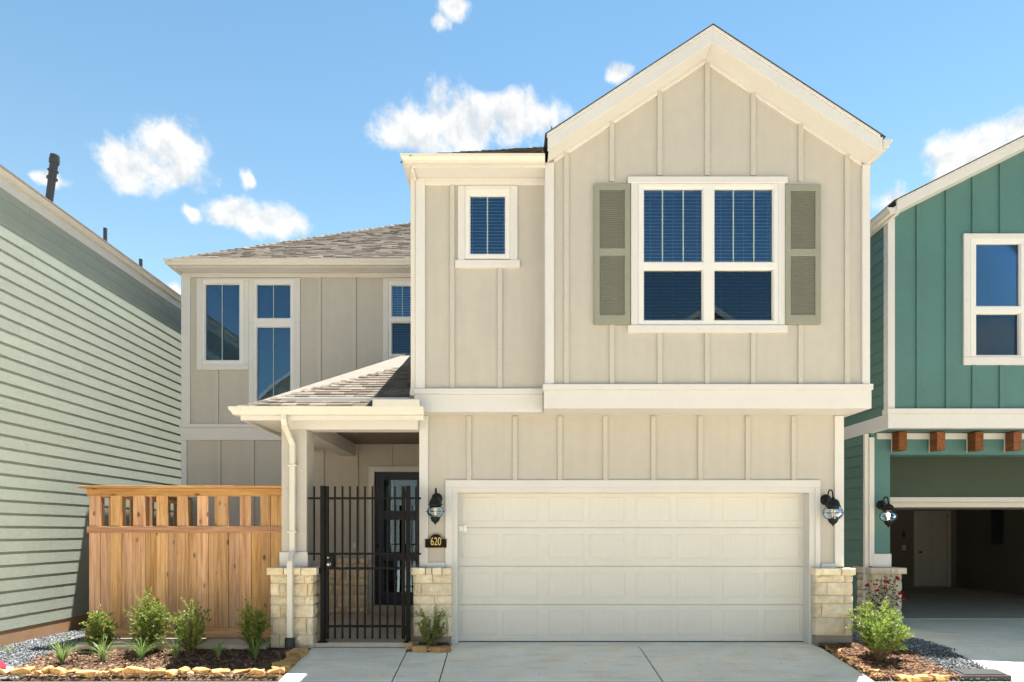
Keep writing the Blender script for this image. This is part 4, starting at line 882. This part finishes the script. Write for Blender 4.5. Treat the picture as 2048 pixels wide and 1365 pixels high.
# ------------------------------------------------------------------ wooden fence
def fence_front():
    Y = 9.15; k = 1 / 2.814; t = thing('wooden_fence', (-4.5, Y, .07), 'cedar board fence with gapped top facing the street between siding and porch post', 'fence')
    bx = lambda n, m, x0, x1, y0, y1, z0, z1: pbox(n, m, t, x0, x1, y0, y1, z0, z1, .003)
    P = [502, 565, 622, 686, 750, 818, 880, 945, 996, 1058, 1110, 1173, 1223, 1286, 1350, 1414, 1465, 1522, 1582]
    xs = [PX(p * k, Y) for p in P]; xs[-1] = -3.09; zb, zm, zt = PZ(1258, Y), PZ(1066, Y), PZ(977, Y); rr = random.Random(8)
    for i in range(18):
        full = i % 2 == 0 or i == 17; f = -.004 if i % 2 == 0 else .004
        bx('board', 'wood_z', xs[i] + .0015, xs[i + 1] - .0015, Y + f + rr.uniform(-.001, .001), Y + .018, zb - .01, zt if full else zm + .03)
    bx('mid_rail', 'wood_x', xs[0] - .02, -3.085, Y - .026, Y - .0055, PZ(1066.5, Y - .02), PZ(1053, Y - .02)); bx('top_rail', 'wood_x', xs[0] - .02, -3.085, Y - .028, Y - .0055, PZ(992, Y - .02), PZ(977, Y - .02))
    bx('cap_rail', 'wood_x', PX(162, Y), -3.085, Y - .07, Y + .09, PZ(977, Y - .02) + .001, PZ(977, Y - .02) + .034)
    bx('kick_board', 'wood_x', xs[0] - .035, -3.17, Y - .034, Y - .0055, .075, PZ(1256, Y))
    for z in (.35, 1.53, 2.065): bx('back_rail', 'wood_x', xs[0], -3.09, Y + .0185, Y + .056, z, z + .085)
    for x in (-5.84, -4.1): bx('post', 'wood_z', x - .045, x + .045, Y + .0565, Y + .146, .067, 2.16)
fence_front()
def fence_side():
    X = -5.86; t = thing('wooden_fence', (X, 10.6, 0), 'side run of cedar fence seen through the top gaps, behind the street fence', 'fence')
    y, i = 9.31, 0; zm, zt = 1.56, 2.15
    while y < 11.85:
        wd = .145 if i % 2 == 0 else .12; pbox('board', 'wood_z', t, X - .009, X + .009, y, y + wd - .003, .06, zt if i % 2 == 0 else zm, .002); y += wd; i += 1
    for z in (.4, 1.5, 2.06): pbox('rail', 'wood_y', t, X + .0095, X + .047, 9.31, 11.86, z, z + .085, .003)
    for y in (10.4, 11.75): pbox('post', 'wood_z', t, X + .0475, X + .137, y, y + .09, 0, 2.14, .003)
    pbox('cap_rail', 'wood_y', t, X - .06, X + .09, 9.31, 11.9, 2.151, 2.185, .003)
fence_side()

# ------------------------------------------------------------------ pale green house on the left
LX = -6.85
LH = thing('pale_green_house', (LX - 1, 12, 0), 'two storey house flank of pale green lap siding beside the gravel strip', 'house')
pbox('wall', 'sage_siding', LH, LX - .2, LX - .0005, 7.4, 18, .12, 6.36, 0)
lap_siding(LH, 'sage_siding', LX, 1, 7.4, 18, .225, 6.33)
pbox('foundation', 'brown_fdn', LH, LX - .2, LX + .006, 7.38, 18, -.1, .224, .004)
pbox('frieze', 'trim', LH, LX - .1, LX + .03, 7.35, 18, 6.215, 6.36); MB().sweep([(LX + .031, 18), (LX + .031, 7.3)][::-1], [(u * .72, v) for u, v in GUT], 6.352).build('gutter', 'gutter', LH, fix=True)
LR = MB(); LR.prism([(LX + .12, 7.3, 6.45), (LX - 4.5, 7.3, 6.45 + 4.62 * .6), (LX - 9, 7.3, 6.45), (LX - 9, 7.3, 6.40), (LX + .12, 7.3, 6.42)], (0, 11, 0)); LR = LR.build('roof', 'roof_plain', LH, fix=True)
pbox('wall', 'sage_siding', LH, -15.6, LX - .2, 7.4, 7.6, 0, 6.36, 0); pbox('wall', 'sage_siding', LH, -15.6, LX - .2, 17.8, 18, 0, 6.36, 0)
vx, vy = -7.62, 7.62 * F / (CX - 97)
vz = 6.45 + (LX + .12 - vx) * .6
vp = MB(); q = lambda z: (vx + .13 * z, vy, vz + z)
vp.tube([q(-.1), q(.44), q(.44), q(.45), q(.47), q(.47), q(.56), q(.57), q(.59), q(.60), q(.70), q(.70), q(.74), q(.76), q(.84)], [r_ * .8 for r_ in (.072, .072, .1, .104, .1, .075, .075, .1, .1, .075, .075, .092, .096, .096, .085)], 16)
vp.build('vent_pipe', 'pipe', LR, smooth=True)
for px, top, X_ in ((210.5, 457, -7.5), (281.5, 519, -7.45)):
    y_ = X_ * F / (px - CX); z_ = 6.45 + (LX + .12 - X_) * .6; MB().tube([(X_, y_, z_ - .1), (X_, y_, PZ(top, y_))], .034, 10).build('vent_pipe', 'pipe', LR, smooth=True)

# ------------------------------------------------------------------ teal house on the right
TX, TU, TL, TG = 5.98, 10.19, 10.70, 11.70
T = thing('teal_house', (9.4, TL, 0), 'teal board and batten house with open garage and brown beam ends', 'house')
pbox('wall', 'teal_siding', T, TX + .0005, TX + .15, TL + .3, 18, 0, 3.2, 0); pbox('wall', 'teal_siding', T, TX + .0005, TX + .15, TU + .2, 18, 3.2, 6.47, 0)
lap_siding(T, 'teal_siding', TX, -1, TU + .08, 18, .19, 6.42, .178, .0125, 5, (3.1, TL + .08))
pbox('foundation', 'grey_fdn', T, TX - .01, TX + .2, TL + .1, 18, -.05, .188)
TS, TAX = .5, 9.5; tz = lambda x: 6.45 + TS * (TAX - 5.935) - TS * abs(x - TAX)
w0 = (PX(1941, TU), PX(2150, TU), PZ(714, TU), PZ(478, TU)); zc = tz(TX + .02) + .02
tw = cells(MB(), TX + .02, 13.0, 3.2, zc, TU, TU + .2, [w0]); tw.prism([(TX + .02, TU, zc), (13.0, TU, zc), (TAX, TU, zc + (TAX - TX - .02) * TS)], (0, .2, 0)); tw.build('wall', 'teal', T)
bl = []
for px in (1837.5, 1896, 1949, 2004, 2060, 2118):
    x = PX(px, TU - .019); top = tz(x) - .01
    if px > 1930: bl += [(px, PZ(467, TU), top), (px, 3.49, PZ(730, TU))]
    else: bl.append((px, 3.49, top))
battens(T, 'teal', bl, TU, 0, 0)
pbox('corner_trim', 'trim', T, TX - .025, PX(1790, TU - .03), TU - .03, TU + .09, 3.49, tz(TX) - .002)
window(T, TU, (1941, 478, 2150, 714), [(1950.5, 487, 2040, 614, 'glass'), (2052, 487, 2141, 614, 'glass'), (1950.5, 627, 2040, 712, 'screen_glass'), (2052, 627, 2141, 712, 'screen_glass')], [],
       [(1928, 467, 2163, 478, .034), (1928, 478.3, 1941, 714, .03), (2150, 478.3, 2163, 714, .03), (1928, 714.3, 2163, 730, .034)], None, [(1934, y) for y in (497, 548, 600, 660, 703)])
pbox('band', 'trim', T, TX - .03, 13.05, TU - .04, TU + .1, 3.19, 3.41); pbox('band_ledge', 'trim', T, TX - .042, 13.05, TU - .06, TU + .1, 3.411, 3.49)
pbox('band', 'trim', T, TX - .03, TX + .05, TU + .101, TL + 2, 3.19, 3.41)
pbox('overhang_soffit', 'teal', T, TX, 13.0, TU + .1, TG + .2, 3.195, 3.205, 0)
rake(T, 'trim', 9.89, 9.92, 5.935, 13.06, TAX, tz(TAX), TS, 0, .135); rake(T, 'trim', 9.877, 9.92, 5.93, 13.07, TAX, tz(TAX), TS, .136, .17, 'rake_moulding')
rake(T, 'trim', 9.921, TU + .02, 5.94, 13.05, TAX, tz(TAX), TS, .004, .02, 'rake_soffit'); rake(T, 'roof_dark', 9.86, 18.2, 5.87, 13.12, TAX, tz(TAX), TS, .171, .185, 'roof_edge')
pbox('eave_fascia', 'trim', T, TX - .07, TX - .012, 9.90, 18, 6.40, 6.53); MB().sweep([(TX - .071, 18), (TX - .071, 9.9)], [(-u, v) for u, v in GUT] if False else GUT, 6.42).build('gutter', 'gutter', T, fix=True)
# portal, beams, recessed garage
po0 = PX(1780, TL)
cells(MB(), TX + .01, 13.0, 0, 3.195, TL, TL + .3, [(po0, 12.75, -1, PZ(910, TL))]).build('wall', 'teal', T)
pbox('corner_trim', 'trim', T, TX - .03, PX(1749, TL - .03), TL - .03, TL + .1, 1.0, 3.12); pbox('post_base', 'trim', T, TX + .03, PX(1783, TL - .035), TL - .035, TL + .33, .985, PZ(1108, TL))
stone_pier(T, 5.94, 6.41, 10.55, 11.05, 0, .88, 'stone_pale', 31, ('left', 'right'), (5.89, 6.47, 10.51, 11.09, .982, (.55,)))
pbox('ledger', 'trim', T, TX + .1, 13.0, TL - .025, TL + .003, 3.09, 3.188)
for i in range(9):
    x = 6.312 + .617 * i; bm_ = pbox('beam_end', 'beam', T, x, x + .135, 10.47, TL - .026, 2.885, 3.184, .006)
    pbox('flashing', 'trim', bm_, x - .006, x - .0015, TL - .05, TL - .0255, 2.87, 3.18, 0)
tgx0, tgx1 = 6.42, 12.5; tgt = PZ(995, TG)
cells(MB(), TX + .16, 12.95, .0, 3.19, TG, TG + .15, [(tgx0, tgx1, -1, tgt)]).build('wall', 'olive_shade', T)
pbox('wall', 'teal', T, TX + .151, 6.40, TL + .301, TG - .001, 0, 3.19, 0)
pbox('garage_casing', 'trim', T, tgx0, tgx1, TG - .02, TG + .14, tgt - .085, tgt)
rd = pbox('raised_garage_door', 'door', T, tgx0 + .01, tgx1 - .01, TG + .16, TG + .21, tgt - .175, tgt + .1)
pbox('bottom_seal', 'plastic', rd, tgx0 + .01, tgx1 - .01, TG + .155, TG + .215, tgt - .215, tgt - .176)
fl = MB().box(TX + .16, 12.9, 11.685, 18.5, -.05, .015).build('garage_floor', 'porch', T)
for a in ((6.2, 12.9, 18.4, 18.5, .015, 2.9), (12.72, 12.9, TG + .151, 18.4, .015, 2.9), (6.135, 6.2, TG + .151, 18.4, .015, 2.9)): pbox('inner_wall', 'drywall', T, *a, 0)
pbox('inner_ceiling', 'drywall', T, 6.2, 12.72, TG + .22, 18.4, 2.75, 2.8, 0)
YI = 18.37
idr = pbox('inner_door', 'inner_door', T, PX(1833, YI), PX(1895, YI), YI, YI + .04, .03, 2.07)
for i in range(2):
    for z0, z1 in ((.25, .9), (1.02, 1.45), (1.55, 1.95)):
        xa = PX(1833, YI) + .1 + i * .36; cells(MB(), xa, xa + .3, z0, z1, YI - .012, YI + .002, [(xa + .03, xa + .27, z0 + .03, z1 - .03)]).build('door_panel', 'inner_door', idr)
MB().lathe([(.03, 0), (.03, .01), (.02, .03), (.03, .045), (.02, .06)], (PX(1840, YI), YI, 1.0), 12, 'y').build('knob', 'lamp_black', idr, smooth=True)
for a, b, z0, z1 in ((1827, 1832.6, .03, 2.08), (1895.4, 1901, .03, 2.08), (1827, 1901, 2.081, 2.16)): pbox('door_casing', 'inner_door', T, PX(a, YI), PX(b, YI), YI - .02, YI + .03, z0, z1)
pbox('switch_plate', 'inner_door', T, PX(1804, YI), PX(1812, YI), YI, YI + .02, 1.05, 1.2); pbox('thermostat', 'plastic', T, PX(1805, YI), PX(1811, YI), YI, YI + .02, 1.42, 1.58)
pbox('breaker_panel', 'plastic', T, 12.66, 12.719, 16.6, 17.0, 1.25, 2.2)
tx = TX - .06
d4 = spout(T, [(tx, TL + .02, 3.18), (tx, TL + .02, .42), (tx - .02, TL - .02, .33), (tx - .05, TL - .07, .27)], .04)
MB().lathe([(.07, -.03), (.07, .26), (.055, .27)], (tx - .05, TL - .08, 0), 16).build('drain_boot', 'plastic', d4, smooth=True)

# ------------------------------------------------------------------ houses across the street (mirrored in the window panes)
def far_house(x0, x1, yf, apex, mat, label):
    t = thing('street_house', ((x0 + x1) / 2, yf, -.16), label, 'house'); xm = (x0 + x1) / 2; ze = 6.9; s = (apex - ze) / ((x1 - x0) / 2)
    m = MB().box(x0, x1, yf - 9, yf, -.16, ze); m.build('wall', mat, t)
    MB().prism([(x0, yf, ze + .001), (x1, yf, ze + .001), (xm, yf, apex - .05)], (0, -9, 0)).build('gable_wall', mat, t, fix=True)
    for p, q_ in ((x0 - .3, xm), (xm, x1 + .3)):
        z = lambda x: apex - s * abs(x - xm)
        MB().prism([(p, yf + .4, z(p)), (q_, yf + .4, z(q_)), (q_, yf + .4, z(q_) + .06), (p, yf + .4, z(p) + .06)], (0, -9.8, 0)).build('roof', 'roof_plain', t, fix=True)
        MB().prism([(p, yf + .405, z(p) - .2), (q_, yf + .405, z(q_) - .2), (q_, yf + .405, z(q_) + .02), (p, yf + .405, z(p) + .02)], (0, .03, 0)).build('rake_fascia', 'trim', t, fix=True)
    pbox('garage_door', 'door', t, xm - 2.4, xm + 2.4, yf - .02, yf + .03, -.15, 2.0)
    for a in (xm - 1.2, xm + .2): pbox('window', 'white', t, a, a + 1.0, yf - .02, yf + .03, 3.5, 5.0)
far_house(3.6, 10.8, -6.2, 9.7, 'grey_wall', 'grey gabled house across the street mirrored in the main window')
far_house(-12.6, -5.4, -6.2, 9.7, 'tan_wall', 'tan gabled house across the street mirrored in the tall stair window')

# ------------------------------------------------------------------ edging rocks
def rock(p, sx, sy, sz, seed, label, group, rotz=0., tilt=0.):
    rr = random.Random(seed); bm = bmesh.new(); bmesh.ops.create_cube(bm, size=1)
    bmesh.ops.subdivide_edges(bm, edges=bm.edges, cuts=1, use_grid_fill=True)
    for v in bm.verts:
        v.co = Vector((v.co.x * sx * rr.uniform(.66, 1.1), v.co.y * sy * rr.uniform(.65, 1.2), v.co.z * sz * rr.uniform(.5, 1.2) + (v.co.x * tilt)))
        v.co += Vector((rr.uniform(-1, 1) * sx * .05, rr.uniform(-1, 1) * sy * .05, rr.uniform(-1, 1) * sz * .08))
    bmesh.ops.recalc_face_normals(bm, faces=bm.faces)
    me = bpy.data.meshes.new('edging_rock'); bm.to_mesh(me); bm.free(); me.materials.append(MT['rock'])
    o = bpy.data.objects.new('edging_rock', me); COL.objects.link(o); o.location = (p[0], p[1], p[2] + sz * .42); o.rotation_euler = (0, 0, rotz)
    b = o.modifiers.new('bevel', 'BEVEL'); b.width = .004; b.segments = 1
    tag(o, label, 'rock', group)
rr = random.Random(12)
FR = [(0, 97), (104, 247), (256, 332), (314, 384), (388, 478), (480, 580), (560, 728), (713, 825), (822, 914), (908, 986), (970, 1088), (1092, 1215), (1208, 1304), (1310, 1384), (1384, 1430), (1416, 1545), (1550, 1690), (1690, 1832), (1836, 1938), (1950, 2045)]
for i, (a, b) in enumerate(FR):
    Y = 7.69 + rr.uniform(-.02, .03); x0, x1 = PX(a / 3.657, Y), PX(b / 3.657, Y)
    rock(((x0 + x1) / 2, Y, gz(Y) - .012), (x1 - x0) * 1.02, rr.uniform(.10, .14), rr.uniform(.07, .125), i, 'orange sandstone edging rock in the row along the street side of the fence bed', 'rocks edging the street side of the fence bed', rr.uniform(-.3, .3), rr.uniform(-.03, .03))
for i in range(9):
    Y = 7.78 + i * .10; rock((-2.735 + rr.uniform(-.03, .03), Y, gz(Y) - .01), rr.uniform(.16, .24), rr.uniform(.09, .13), rr.uniform(.07, .1), 50 + i, 'orange sandstone edging rock along the walkway up to the downspout', 'rocks edging the walkway', rr.uniform(-.4, .4))
for i, (a, b) in enumerate(((822, 857), (856, 884), (880, 903))):
    Y = 8.60; rock((PX((a + b) / 2, Y), Y, gz(Y) - .01), PX(b, Y) - PX(a, Y), .1, .09, 70 + i, ('longest orange rock before the slender shrub at the garage stone pier', 'middle orange rock of the three before the slender shrub', 'orange rock before the slender shrub, touching the garage door side')[i], 'rocks of the small pier bed', rr.uniform(-.15, .15))
for i, (x, y) in enumerate(((-1.30, 8.68), (-1.28, 8.78))): rock((x, y, gz(y)), .1, .11, .1, 75 + i, ('orange rock at the corner of the small bed beside the walkway', 'orange rock tucked behind the corner rock at the gate post foot')[i], 'rocks by the gate post')
for i in range(9):
    Y = 7.52 + i * .15; rock((4.335 + rr.uniform(-.02, .05) + (.3 if i == 0 else 0), Y, gz(Y) - .02), rr.uniform(.12, .19), rr.uniform(.12, .17), rr.uniform(.05, .075), 80 + i, 'flat orange edging rock along the driveway beside the bright bush', 'rocks edging the driveway', rr.uniform(-.8, .8))
for i, (x, y) in enumerate(((4.62, 7.58), (4.82, 7.55), (5.02, 7.56))): rock((x, y, gz(y) - .015), .19, .13, .075, 95 + i, ('orange rock on the street side of the reddish mulch, next to the driveway rocks', 'middle orange rock on the street side of the reddish mulch', 'orange rock on the street side of the reddish mulch, next to the gravel')[i], 'rocks on the street side of the reddish mulch', rr.uniform(-.3, .3))

# ------------------------------------------------------------------ plants
def leaf(mb, p, d, n, ln, wd, c):
    d = d.normalized(); s = d.cross(n).normalized(); n = s.cross(d)
    mb.add([p, p + d * ln * .5 + s * wd + n * wd * .35, p + d * ln, p + d * ln * .5 - s * wd + n * wd * .35], [(0, 1, 2), (0, 2, 3)], (c, c, c))
def rv(r): return Vector((r.gauss(0, 1), r.gauss(0, 1), r.gauss(0, 1))).normalized()
def shrub(name, p, h, wd, label, group, leafmat, seed, nst=16, nl=95, ll=.02, lw=.006, cone=.55, spread=1., twigs=5, low=.08):
    r = random.Random(seed); t = thing(name, p, label, 'shrub', group); st = MB(); lf = MB(); p = Vector(p)
    for k in range(nst):
        az = k * 2.4 + r.uniform(-.5, .5); out = wd * .5 * math.sqrt(r.random()) * spread; hh = h * (1 - cone * (out / (wd * .5)) ** 1.5) * r.uniform(.82, 1.0)
        top = p + Vector((math.cos(az) * out, math.sin(az) * out, hh)); b0 = p + Vector((math.cos(az), math.sin(az), 0)) * .02
        mid = b0.lerp(top, .45) + Vector((math.cos(az), math.sin(az), 0)) * out * .22; pts = []
        for i in range(8):
            u = i / 7; pts.append(b0.lerp(mid, u).lerp(mid.lerp(top, u), u))
        st.tube(pts, [.006 * (1 - .8 * i / 7) for i in range(8)], 5)
        br = [(pts, 1.)]
        for q in range(twigs):
            u = r.uniform(.25, .92); i = int(u * 7); s0 = pts[i]; d = (rv(r) + Vector((math.cos(az), math.sin(az), .9))).normalized(); l2 = h * r.uniform(.10, .24)
            tw_ = [s0, s0 + d * l2 * .5 + Vector((0, 0, .006)), s0 + d * l2 + Vector((0, 0, .022))]; st.tube(tw_, [.003, .002, .001], 4); br.append((tw_, .45))
        for pp, wgt in br:
            for q in range(int(nl * wgt / 2.2)):
                u = r.random() ** .8 * (len(pp) - 1); i = min(int(u), len(pp) - 2); s0 = pp[i].lerp(pp[i + 1], u - i)
                if s0.z - p.z < h * low: continue
                ax = (pp[i + 1] - pp[i]).normalized(); d = (rv(r) * 1.1 + ax * .9 + Vector((0, 0, .25))).normalized(); k_ = ll * r.uniform(.65, 1.25)
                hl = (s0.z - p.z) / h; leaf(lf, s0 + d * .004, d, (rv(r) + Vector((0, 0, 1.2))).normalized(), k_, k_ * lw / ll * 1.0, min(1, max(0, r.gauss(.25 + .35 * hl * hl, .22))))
    st.build('stems', 'twig', t, smooth=True); lf.build('foliage', leafmat, t)
for i, (px, py, top, wd, lab) in enumerate(((200, 1304, 1212, 52, 'small yellowish boxwood shrub at the open end of the fence near the gravel'), (297, 1309, 1178, 74, 'tallest and fullest boxwood shrub before the wooden fence'),
        (381, 1312, 1186, 68, 'open branched boxwood shrub before the fence, next to the fullest one'), (506, 1308, 1198, 54, 'narrow dark boxwood shrub before the fence beside the stone pier'))):
    p = gp(px, py); p.z -= .01; s = p.y / F
    shrub('boxwood_shrub', p, (py - top) * s * 1.06, wd * s * .72, lab, 'boxwoods before the fence', 'leaf', 20 + i, (26, 30, 20, 22)[i], (190, 200, 170, 190)[i], .025, .0085, (.4, .4, .4, .32)[i])
p = Vector((PX(862, 8.72), 8.72, .0)); shrub('boxwood_shrub', p, .70, .36, 'slender sparse boxwood shrub before the stone pier of the garage', None, 'leaf', 31, 15, 120, .025, .0085, .5, 1., 5)
p = Vector((4.70, 8.2, -.07)); shrub('bottlebrush_bush', p, .84, .66, 'large bright lime green bush in the reddish mulch', None, 'leaf2', 40, 34, 120, .048, .0068, .42, 1.05, 6, .2)
def grass_clump(px, py, h, n, label, seed):
    r = random.Random(seed); p = gp(px, py); mb = MB(); p.z -= .005
    for k in range(int(n * 1.4)):
        az = r.uniform(0, 6.283); ln = h * 1.8 * r.uniform(.7, 1.25); lean = r.uniform(.15, 1.1); wd = r.uniform(.004, .0075); c = min(1, max(0, r.gauss(.4, .25)))
        d = Vector((math.cos(az), math.sin(az), 0)); s = Vector((-math.sin(az), math.cos(az), 0)); pts = []
        for i in range(6):
            u = i / 5; pts.append(p + d * (.012 + ln * .75 * lean * u * u) + Vector((0, 0, ln * (u - .42 * lean * u * u * u))))
        vs_ = []
        for i, q in enumerate(pts):
            ww = wd * (1 - (i / 5) ** 2 * .92); vs_ += [q - s * ww, q + Vector((0, 0, -ww * .5)), q + s * ww]
        fs = []
        for i in range(5):
            a = i * 3; fs += [(a, a + 1, a + 4, a + 3), (a + 1, a + 2, a + 5, a + 4)]
        mb.add(vs_, fs, (c, c, c))
    o = mb.build('grass_clump', 'blade', origin=tuple(p)); tag(o, label, 'grass', 'lilyturf clumps in the fence bed')
for i, (px, py, h, n, lab) in enumerate(((124, 1333, .21, 46, 'wide lilyturf clump at the gravel edge, left of every shrub'), (207, 1328, .19, 34, 'lilyturf clump at the foot of the small yellowish shrub'), (283, 1325, .21, 42, 'lilyturf clump at the foot of the fullest shrub'),
        (352, 1323, .18, 26, 'thin lilyturf clump at the foot of the open branched shrub'), (437, 1321, .16, 26, 'small lilyturf clump standing alone in the bare mulch'), (511, 1321, .18, 36, 'lilyturf clump at the foot of the narrow dark shrub'))):
    grass_clump(px, py, h, n, lab, 60 + i)
def weed():
    r = random.Random(5); p = gp(16, 1306); t = MB()
    for k in range(26):
        d = (rv(r) + Vector((0, 0, 1.2))).normalized(); leaf(t, p + d * r.uniform(.01, .07), d, rv(r), .05, .008, r.uniform(.3, .9))
    tag(t.build('weed', 'blade', origin=tuple(p)), 'small green weed sprouting from the grey gravel', 'plant')
weed()
def rose():
    p = Vector((5.97, 10.32, 0)); t = thing('rose_bush', p, 'climbing rose with red blooms before the pale stone pier', 'shrub'); r = random.Random(9); st = MB(); lf = MB()
    for k in range(7):
        x = -.22 + .075 * k + r.uniform(-.03, .03); hh = r.uniform(.55, .98); pts = [p + Vector((x * .3, 0, 0)), p + Vector((x * .7, r.uniform(-.06, .04), hh * .5)), p + Vector((x * 1.1, r.uniform(-.08, .04), hh))]
        st.tube(pts, [.006, .0045, .003], 5)
        for q in range(60):
            u = r.uniform(.45, 2); i = min(1, int(u)); s0 = pts[i].lerp(pts[i + 1], u - i); d = rv(r); leaf(lf, s0 + d * r.uniform(.0, .07), d, rv(r), .042, .014, r.random())
        if k in (0, 1, 3, 5, 6):
            for _ in range(2):
                c = pts[2] + rv(r) * (.05 if _ else .0) - Vector((0, .02, .0 if not _ else .28 * r.random())); fb = MB(); rad = r.uniform(.026, .036)
                for a in range(14):
                    d = rv(r); d.z = abs(d.z) * .8; leaf(fb, c, d, rv(r), rad * 1.3, rad * .7, .5)
                fb.build('bloom', 'petal', t)
    st.build('canes', 'twig', t, smooth=True); lf.build('foliage', 'rose_leaf', t)
rose()
# ------------------------------------------------------------------ small things on the ground
def flag():
    p = gp(2, 1352); t = thing('marker_flag', p, 'bright pink marker flag stuck in the gravel at the street', 'flag')
    z = p.z; MB().tube([p, p + Vector((-.02, 0, .19))], .002, 6).build('stake', 'steel', t)
    m = MB(); x0 = p.x - .02
    for i in range(5):
        for j in range(2): m.v.append((x0 + .022 * i, p.y + .008 * math.sin(i * 1.3), z + .10 + .085 * j - .012 * i)); m.c.append(None)
    m.f = [(2 * i, 2 * i + 2, 2 * i + 3, 2 * i + 1) for i in range(4)]; f = m.build('flag_cloth', 'pink', t); s = f.modifiers.new('solid', 'SOLIDIFY'); s.thickness = .001
flag()
def lid():
    Y = 7.66; x0, x1 = 5.28, 5.86; t = thing('utility_box', (5.57, Y, gz(Y)), 'flat black plastic utility box lid in the gravel by the driveway', 'utility box'); z = gz(Y)
    m = MB(); m.prism([(x0, Y - .12, z - .02), (x1, Y - .12, z - .02), (x1, Y + .12, z + .01), (x0, Y + .12, z + .01)], (0, 0, .055)); m.build('rim', 'plastic', t, .008, fix=True)
    m = MB(); m.prism([(x0 + .05, Y - .09, z + .037), (x1 - .05, Y - .09, z + .037), (x1 - .05, Y + .09, z + .06), (x0 + .05, Y + .09, z + .06)], (0, 0, .012)); m.build('lid', 'plastic', t, .004, fix=True)
lid()
